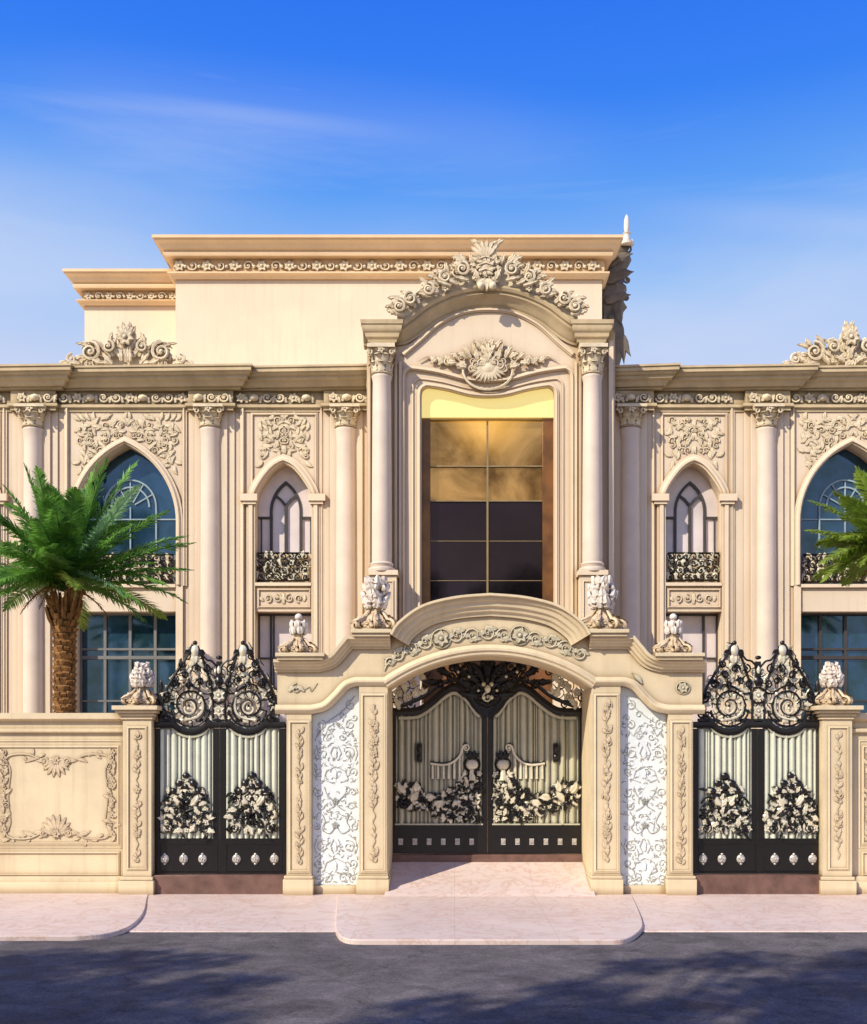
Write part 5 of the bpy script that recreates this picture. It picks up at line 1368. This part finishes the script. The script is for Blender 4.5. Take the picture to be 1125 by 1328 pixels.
# crest between and above the leaves
mg, mi = MB(), MB(); og, oi = Orn(mg, YM), Orn(mi, YM)
for sg in (1, -1):
    X = lambda u: cM+sg*u
    for (u, v, g, L, W, bd) in ((0,880,88,26,13,0),(4,884,62,34,13,-20),(8,888,40,38,13,-20),(10,894,18,40,12,10),(8,902,-5,30,11,20),(20,880,70,24,10,30),(34,878,50,24,10,40),(48,876,20,26,10,30),(60,884,-10,26,9,20)):
        oi.leaf(X(u), v, g if sg > 0 else 180-g, L, W, 2, 3.4, 3, bd*sg, 9, 3)
    for (u, v, r_) in ((10,905,8),(20,892,8),(34,880,8),(48,880,7),(62,888,6),(16,872,7),(30,866,6),(46,866,6),(6,860,5)):
        oi.scroll(X(u), v, r_, 90, 1.5, sg, 2.0, 4)
    for (u, v, r_) in ((5,888,3.6),(5,905,3.4),(24,878,2.4),(38,872,2.4),(12,896,2.2)): og.ball(X(u), v, r_*0.85, 6.5, 1, 1, 0.8)
    oi.tube(smooth_path([(X(0),916),(X(14),906),(X(22),892),(X(40),882),(X(62),888),(X(84),904),(X(112),916)], 5), 2.6, 6, 2)
    oi.tube(smooth_path([(X(2),866),(X(20),862),(X(36),858),(X(54),862),(X(66),872)], 5), 1.4, 5, 2)
    for (u, v) in ((86,880),(96,886),(106,890),(92,900),(104,904),(116,898),(84,896),(114,912),(98,872),(90,866),(110,878)):
        rr = random.Random(int(u*v)); cell(og, oi, X(u), v, 7.0, rr.uniform(0,180), rr, 2)
    for (u, v) in ((80,872),(118,884),(100,914),(122,906)): oi.scroll(X(u), v, 6.5, 0, 1.3, sg, 1.4, 2.6)
og.ball(cM, 894, 5, 7, 0.9, 1.1); og.scroll(cM, 905, 7, 90, 1.2, 1, 1.3, 7)
for g in (60, 75, 90, 105, 120): oi.leaf(cM, 872, g, 20, 8, 4, 3, 2)
for g in range(0, 360, 30): oi.leaf(cM+4*math.cos(R(g)), 896-6*math.sin(R(g)), g, 17, 9, 3, 3, 2)
mi.pprism([(cM-26, 905), (cM-22, 880), (cM-8, 866), (cM+8, 866), (cM+22, 880), (cM+26, 905), (cM, 925)], YM+0.0, YM+0.04)
cr = obj('crest_ironwork', mi, 'iron', root, recalc=False); obj('gilt_leaf', mg, 'gilt', cr, recalc=False)

# ============================================================ GROUND
def G(px, py, z=0.0):
    D = F*(CZ-z)/(py-HY); return ((px-VX)*D/F, CY+D)
def st(name, mb, m, **kw): return obj(name, mb, m, kind='structure', **kw)
g = MB(); g.box(-300, 300, -300, 500, -0.5, -0.075); st('ground', g, 'land', smooth=False)
g = MB(); g.box(-300, 300, -14.2, 0.3, -0.3, -0.06); st('road', g, 'asphalt', smooth=False)
g = MB(); g.box(-300, 300, -26, -14.2, -0.3, 0.06); st('far_pavement', g, 'soil', smooth=False)
g = MB(); g.box(PX(-352,0), PX(1480,0), 0.55, YW+0.4, -0.2, 0.0); g.box(PX(-352,0)-6, PX(1480,0)+6, YW+0.4, 24, -0.2, 0.002); st('courtyard', g, 'soil', smooth=False)
# level pavements with rounded kerbs
lpv = [(-60, 0.56), (G(192,1160)[0]-0.02, 0.56), (G(192,1160)[0], 0.0)] + smooth_path([G(191,1166), G(188,1180), G(180,1192), G(164,1203), G(138,1210), G(95,1213.5)], 4) + [(-60, G(0,1214)[1])]
g = MB(); g.flat(lpv[::-1], -0.2, 0.0); st('pavement', g, 'paving', bev=0.012)
mpv = [(G(437,1160)[0], 0.0)] + [G(435,1200)] + smooth_path([G(436,1206), G(441,1213), G(452,1217.5), G(470,1218.5)], 4) + smooth_path([G(795,1218.5), G(812,1217), G(826,1210), G(834,1199), G(829,1181), G(820,1161)], 4) + [(G(820,1161)[0], 0.0)]
g = MB(); g.flat(mpv[::-1], -0.2, 0.0); st('pavement', g, 'paving', bev=0.012)
def slope(x0, x1, ya, za, yb, zb):
    g = MB(); g.add([(x0,ya,za),(x1,ya,za),(x1,yb,zb),(x0,yb,zb),(x0,ya,-0.3),(x1,ya,-0.3),(x1,yb,-0.3),(x0,yb,-0.3)],
        [(0,1,2,3),(4,5,6,7),(0,1,5,4),(1,2,6,5),(2,3,7,6),(3,0,4,7)]); return g
st('driveway', slope(-5.6, -1.2, 0.56, -0.003, -3.12, -0.045), 'paving', bev=0.01)
st('driveway', slope(1.9, 60, 0.56, -0.003, -3.12, -0.045), 'paving', bev=0.01)
g = slope(PX(500,0), PX(770,0), -0.25, 0.004, 1.2, 0.367)
g2 = slope(PX(500,0), PX(770,0), 1.2, 0.367, 1.7, 0.367); g.add(g2.v, g2.f); st('ramp', g, 'paving', smooth=False)
g = MB(); g.box(PX(500,0)-0.1, PX(770,0)+0.1, 1.2, 1.72, 0.2, PZ(1107.5,YM)-0.005); st('threshold_step', g, 'step', bev=0.01)
for c, a, b_ in ((285, 197, 371), (983, 900, 1067)):
    g = MB(); g.box(PX(a,0.05), PX(b_,0.05), 0.05, 0.75, -0.05, PZ(1133.5,YS)-0.004); st('threshold_step', g, 'step', bev=0.01)

# ============================================================ STREET TREES (behind the viewpoint, they shade the road)
def street_tree(x, y, H, blobs, label, seed):
    root = thing('street_tree', (x, y, 0.0), label, 'tree', None)
    rnd = random.Random(seed); mb = MB()
    top = Vector((x+0.3, y+0.2, H*0.62))
    mb.tube3([(x, y, 0), (x+0.1, y, H*0.25), (x+0.05, y+0.15, H*0.45), tuple(top)], [0.26, 0.2, 0.16, 0.13], 10)
    for (bx, by, bz, r_) in blobs:
        e = Vector((bx, by, bz)); m_ = (top+e)/2+Vector((0,0,0.3)); mb.tube3([tuple(top-Vector((0,0,0.4))), tuple(m_), tuple(e)], [0.09, 0.06, 0.03], 6)
        for _ in range(5):
            d = Vector((rnd.gauss(0,1), rnd.gauss(0,1), rnd.gauss(0,1))).normalized()*r_*0.8; mb.tube3([tuple(m_), tuple((m_+e)/2+d*0.4), tuple(e+d)], [0.035, 0.025, 0.01], 5)
    obj('trunk', mb, 'treebark', root)
    cm = MB()
    for (bx, by, bz, r_) in blobs:
        for _ in range(int(900*r_*r_)):
            d = Vector((rnd.gauss(0,1), rnd.gauss(0,1), rnd.gauss(0,0.8))); d = d.normalized()*r_*rnd.random()**0.45
            p = Vector((bx, by, bz))+d; a = Vector((rnd.gauss(0,1), rnd.gauss(0,1), rnd.gauss(0,0.6))).normalized(); b_ = a.cross(Vector((rnd.gauss(0,1), rnd.gauss(0,1), 1))).normalized()
            l, w = rnd.uniform(0.07, 0.13), rnd.uniform(0.03, 0.055)
            cm.add([p-a*l, p+b_*w, p+a*l, p-b_*w], [(0,1,2,3)])
    obj('crown', cm, 'treeleaf', root, smooth=False, recalc=False)
SH = lambda xs, ys, h: (xs-0.92*(h+0.06), ys-0.848*(h+0.06), h)
def blobs(lst): return [(*SH(a, b, h), r) for a, b, h, r in lst]
street_tree(-15.2, -18.3, 11.5, blobs([(-4.6,-4.9,12.0,0.55),(-3.6,-4.8,12.2,0.5),(-2.8,-5.0,12.0,0.45),(-5.6,-4.9,12.0,0.5),(-2.2,-6.0,12.3,0.5),(-3.9,-6.2,12.4,1.0),(-3.2,-7.4,12.0,1.1),(-4.3,-7.6,13.2,1.3),(-4.8,-5.6,13.0,0.9),(-2.4,-7.9,12.6,0.7),(-5.6,-6.6,12.2,1.2)]), 'tall street tree behind the viewpoint shading the left of the road', 3)
street_tree(-10.9, -18.6, 11.5, blobs([(1.9,-5.2,12.2,0.4),(1.1,-6.4,12.0,0.5),(-0.2,-7.0,12.2,0.45),(0.9,-7.6,12.4,0.75),(1.6,-7.2,12.8,0.6),(0.2,-7.9,12.2,0.7),(-0.8,-8.1,12.0,0.6)]), 'slim street tree behind the viewpoint shading the middle of the road', 4)
street_tree(-8.0, -18.0, 11.8, blobs([(3.0,-4.9,12.1,0.5),(2.8,-6.3,12.1,0.5),(4.2,-5.6,12.6,0.9),(3.7,-6.9,12.2,1.1),(4.9,-7.4,13.0,1.2),(3.0,-7.7,12.4,0.8),(5.4,-5.0,12.0,0.9),(4.6,-4.8,12.9,0.6)]), 'broad street tree behind the viewpoint shading the right of the road', 5)

street_tree(-2.6, -26, 9.5, [(-2.9,-26,10.8,1.5),(-4.6,-26.5,10.2,1.2),(-1.2,-25.6,10.4,1.1),(-2.4,-26.4,12.2,1.0)], 'round street tree across the road, mirrored low in the bay window', 6)
street_tree(3.4, -27, 9.5, [(3.3,-27,10.6,1.4),(5.0,-27.5,10.0,1.2),(1.8,-26.6,10.1,1.1)], 'second round street tree across the road, right of the mirrored one', 7)

# ============================================================ LIGHT, SKY, CAMERA
Ld = Vector((0.575, 0.53, -0.625)).normalized()
sun = bpy.data.lights.new('sun', 'SUN'); sun.energy = 5.0; sun.angle = R(0.5); sun.color = (1.0, 0.90, 0.74)
so = bpy.data.objects.new('sun', sun); col.objects.link(so)
so.rotation_euler = Ld.to_track_quat('-Z', 'Y').to_euler(); so.location = (-20, -20, 25)
w = bpy.data.worlds.new('World'); sc.world = w; w.use_nodes = True
N, L = w.node_tree.nodes, w.node_tree.links; N.clear()
outw = N.new('ShaderNodeOutputWorld'); bg = N.new('ShaderNodeBackground'); L.new(bg.outputs[0], outw.inputs[0]); bg.inputs[1].default_value = 0.10
sky = N.new('ShaderNodeTexSky'); sky.sky_type = 'NISHITA'; sky.sun_disc = False
sky.sun_elevation = math.asin(-Ld.z); sky.sun_rotation = math.atan2(-Ld.x, -Ld.y); sky.air_density = 1.0; sky.dust_density = 0.6; sky.ozone_density = 3.0
tc = N.new('ShaderNodeTexCoord'); sx = N.new('ShaderNodeSeparateXYZ'); L.new(tc.outputs['Generated'], sx.inputs[0])
cr = N.new('ShaderNodeValToRGB'); E = cr.color_ramp.elements
def lin(c): return tuple(((v/255)/12.92 if v/255 <= 0.04045 else ((v/255+0.055)/1.055)**2.4) for v in c)
stops = [(0.0, (255,240,218)), (0.22, (250,240,235)), (0.33, (206,220,252)), (0.40, (160,202,255)), (0.47, (96,165,255)), (0.53, (54,134,254)), (0.62, (34,112,248)), (1.0, (22,76,190))]  # lowest stops, out of view, are warmed to add fill light on the facade
E[0].position = stops[0][0]; E[0].color = (*lin(stops[0][1]), 1); E[1].position = 1.0; E[1].color = (*lin(stops[-1][1]), 1)
for p, c in stops[1:-1]: x = E.new(p); x.color = (*lin(c), 1)
L.new(sx.outputs['Z'], cr.inputs['Fac'])
# thin streaky cirrus
mp = N.new('ShaderNodeMapping'); mp.inputs['Rotation'].default_value = (R(10), R(-7), R(6)); mp.inputs['Scale'].default_value = (0.9, 0.9, 9.0); L.new(tc.outputs['Generated'], mp.inputs['Vector'])
cn = N.new('ShaderNodeTexNoise'); cn.inputs['Scale'].default_value = 1.7; cn.inputs['Detail'].default_value = 10; cn.inputs['Roughness'].default_value = 0.62; cn.inputs['Distortion'].default_value = 0.5; L.new(mp.outputs[0], cn.inputs['Vector'])
cmr = N.new('ShaderNodeMapRange'); cmr.inputs[1].default_value = 0.56; cmr.inputs[2].default_value = 0.85; cmr.inputs[4].default_value = 0.42; L.new(cn.outputs['Fac'], cmr.inputs[0])
# directional streaks and low haze
def mth(op, a, b=None, c=None):
    n = N.new('ShaderNodeMath'); n.operation = op
    for i_, v_ in enumerate((a, b, c)):
        if v_ is None: continue
        if hasattr(v_, 'links'): L.new(v_, n.inputs[i_])
        else: n.inputs[i_].default_value = v_
    return n.outputs[0]
def ramp01(v_, a, b):
    n = N.new('ShaderNodeMapRange'); n.interpolation_type = 'SMOOTHSTEP'; n.inputs[1].default_value = a; n.inputs[2].default_value = b; L.new(v_, n.inputs[0]); return n.outputs[0]
yy = mth('MAXIMUM', sx.outputs['Y'], 0.05); uu = mth('DIVIDE', sx.outputs['X'], yy); vv = mth('DIVIDE', sx.outputs['Z'], yy)
wob = mth('MULTIPLY', mth('SUBTRACT', cn.outputs['Fac'], 0.5), 0.02)
tot = None
for k_, c_, wd, u0_, u1_, u2_, u3_, s_ in ((0.122, 0.5865, 0.007, -0.42, -0.2, -0.2, 0.02, 0.20), (0.122, 0.592, 0.03, -0.5, -0.3, 0.0, 0.2, 0.10), (0.0777, 0.5386, 0.011, 0.08, 0.35, 0.9, 1.2, 0.14), (0.02, 0.505, 0.03, 0.1, 0.4, 0.9, 1.2, 0.12), (-0.05, 0.545, 0.05, -1.2, -0.9, -0.35, -0.1, 0.20)):
    dd = mth('ABSOLUTE', mth('ADD', mth('SUBTRACT', mth('MULTIPLY_ADD', uu, k_, vv), c_), wob))
    f_ = mth('MULTIPLY', ramp01(dd, wd*2.2, 0.0), mth('MULTIPLY', ramp01(uu, u0_, u1_), ramp01(uu, u3_, u2_)))
    f_ = mth('MULTIPLY', f_, s_); tot = f_ if tot is None else mth('ADD', tot, f_)
lc = N.new('ShaderNodeTexNoise'); lc.inputs['Scale'].default_value = 2.2; lc.inputs['Detail'].default_value = 6
mp2 = N.new('ShaderNodeMapping'); mp2.inputs['Scale'].default_value = (1, 1, 3.2); mp2.inputs['Location'].default_value = (0.3, 0, 0); L.new(tc.outputs['Generated'], mp2.inputs['Vector']); L.new(mp2.outputs[0], lc.inputs['Vector'])
lowc = mth('MULTIPLY', mth('MULTIPLY', ramp01(lc.outputs['Fac'], 0.42, 0.68), ramp01(sx.outputs['Z'], 0.52, 0.33)), 0.7)
cmo = mth('MINIMUM', mth('ADD', mth('ADD', mth('MULTIPLY', cmr.outputs[0], 0.7), tot), lowc), 0.8)
mixc = N.new('ShaderNodeMix'); mixc.data_type = 'RGBA'; L.new(cmo, mixc.inputs[0]); L.new(cr.outputs[0], mixc.inputs[6]); mixc.inputs[7].default_value = (*lin((214,226,255)), 1)
vs = N.new('ShaderNodeVectorMath'); vs.operation = 'SCALE'; vs.inputs['Scale'].default_value = 10.0; L.new(mixc.outputs[2], vs.inputs[0])
mixn = N.new('ShaderNodeMix'); mixn.data_type = 'RGBA'; mixn.inputs[0].default_value = 0.88; L.new(sky.outputs[0], mixn.inputs[6]); L.new(vs.outputs[0], mixn.inputs[7])
L.new(mixn.outputs[2], bg.inputs[0])

cam = bpy.data.cameras.new('camera'); co = bpy.data.objects.new('camera', cam); col.objects.link(co)
co.location = (0, CY, CZ); co.rotation_euler = (R(90), 0, 0)
cam.sensor_fit = 'VERTICAL'; cam.sensor_height = 24; cam.lens = 24*F/1328
cam.shift_x = (562.5-VX)/1328; cam.shift_y = (HY-664)/1328; cam.clip_end = 2000
sc.camera = co
sc.view_settings.view_transform = 'Standard'; sc.view_settings.look = 'None'; sc.view_settings.exposure = 0
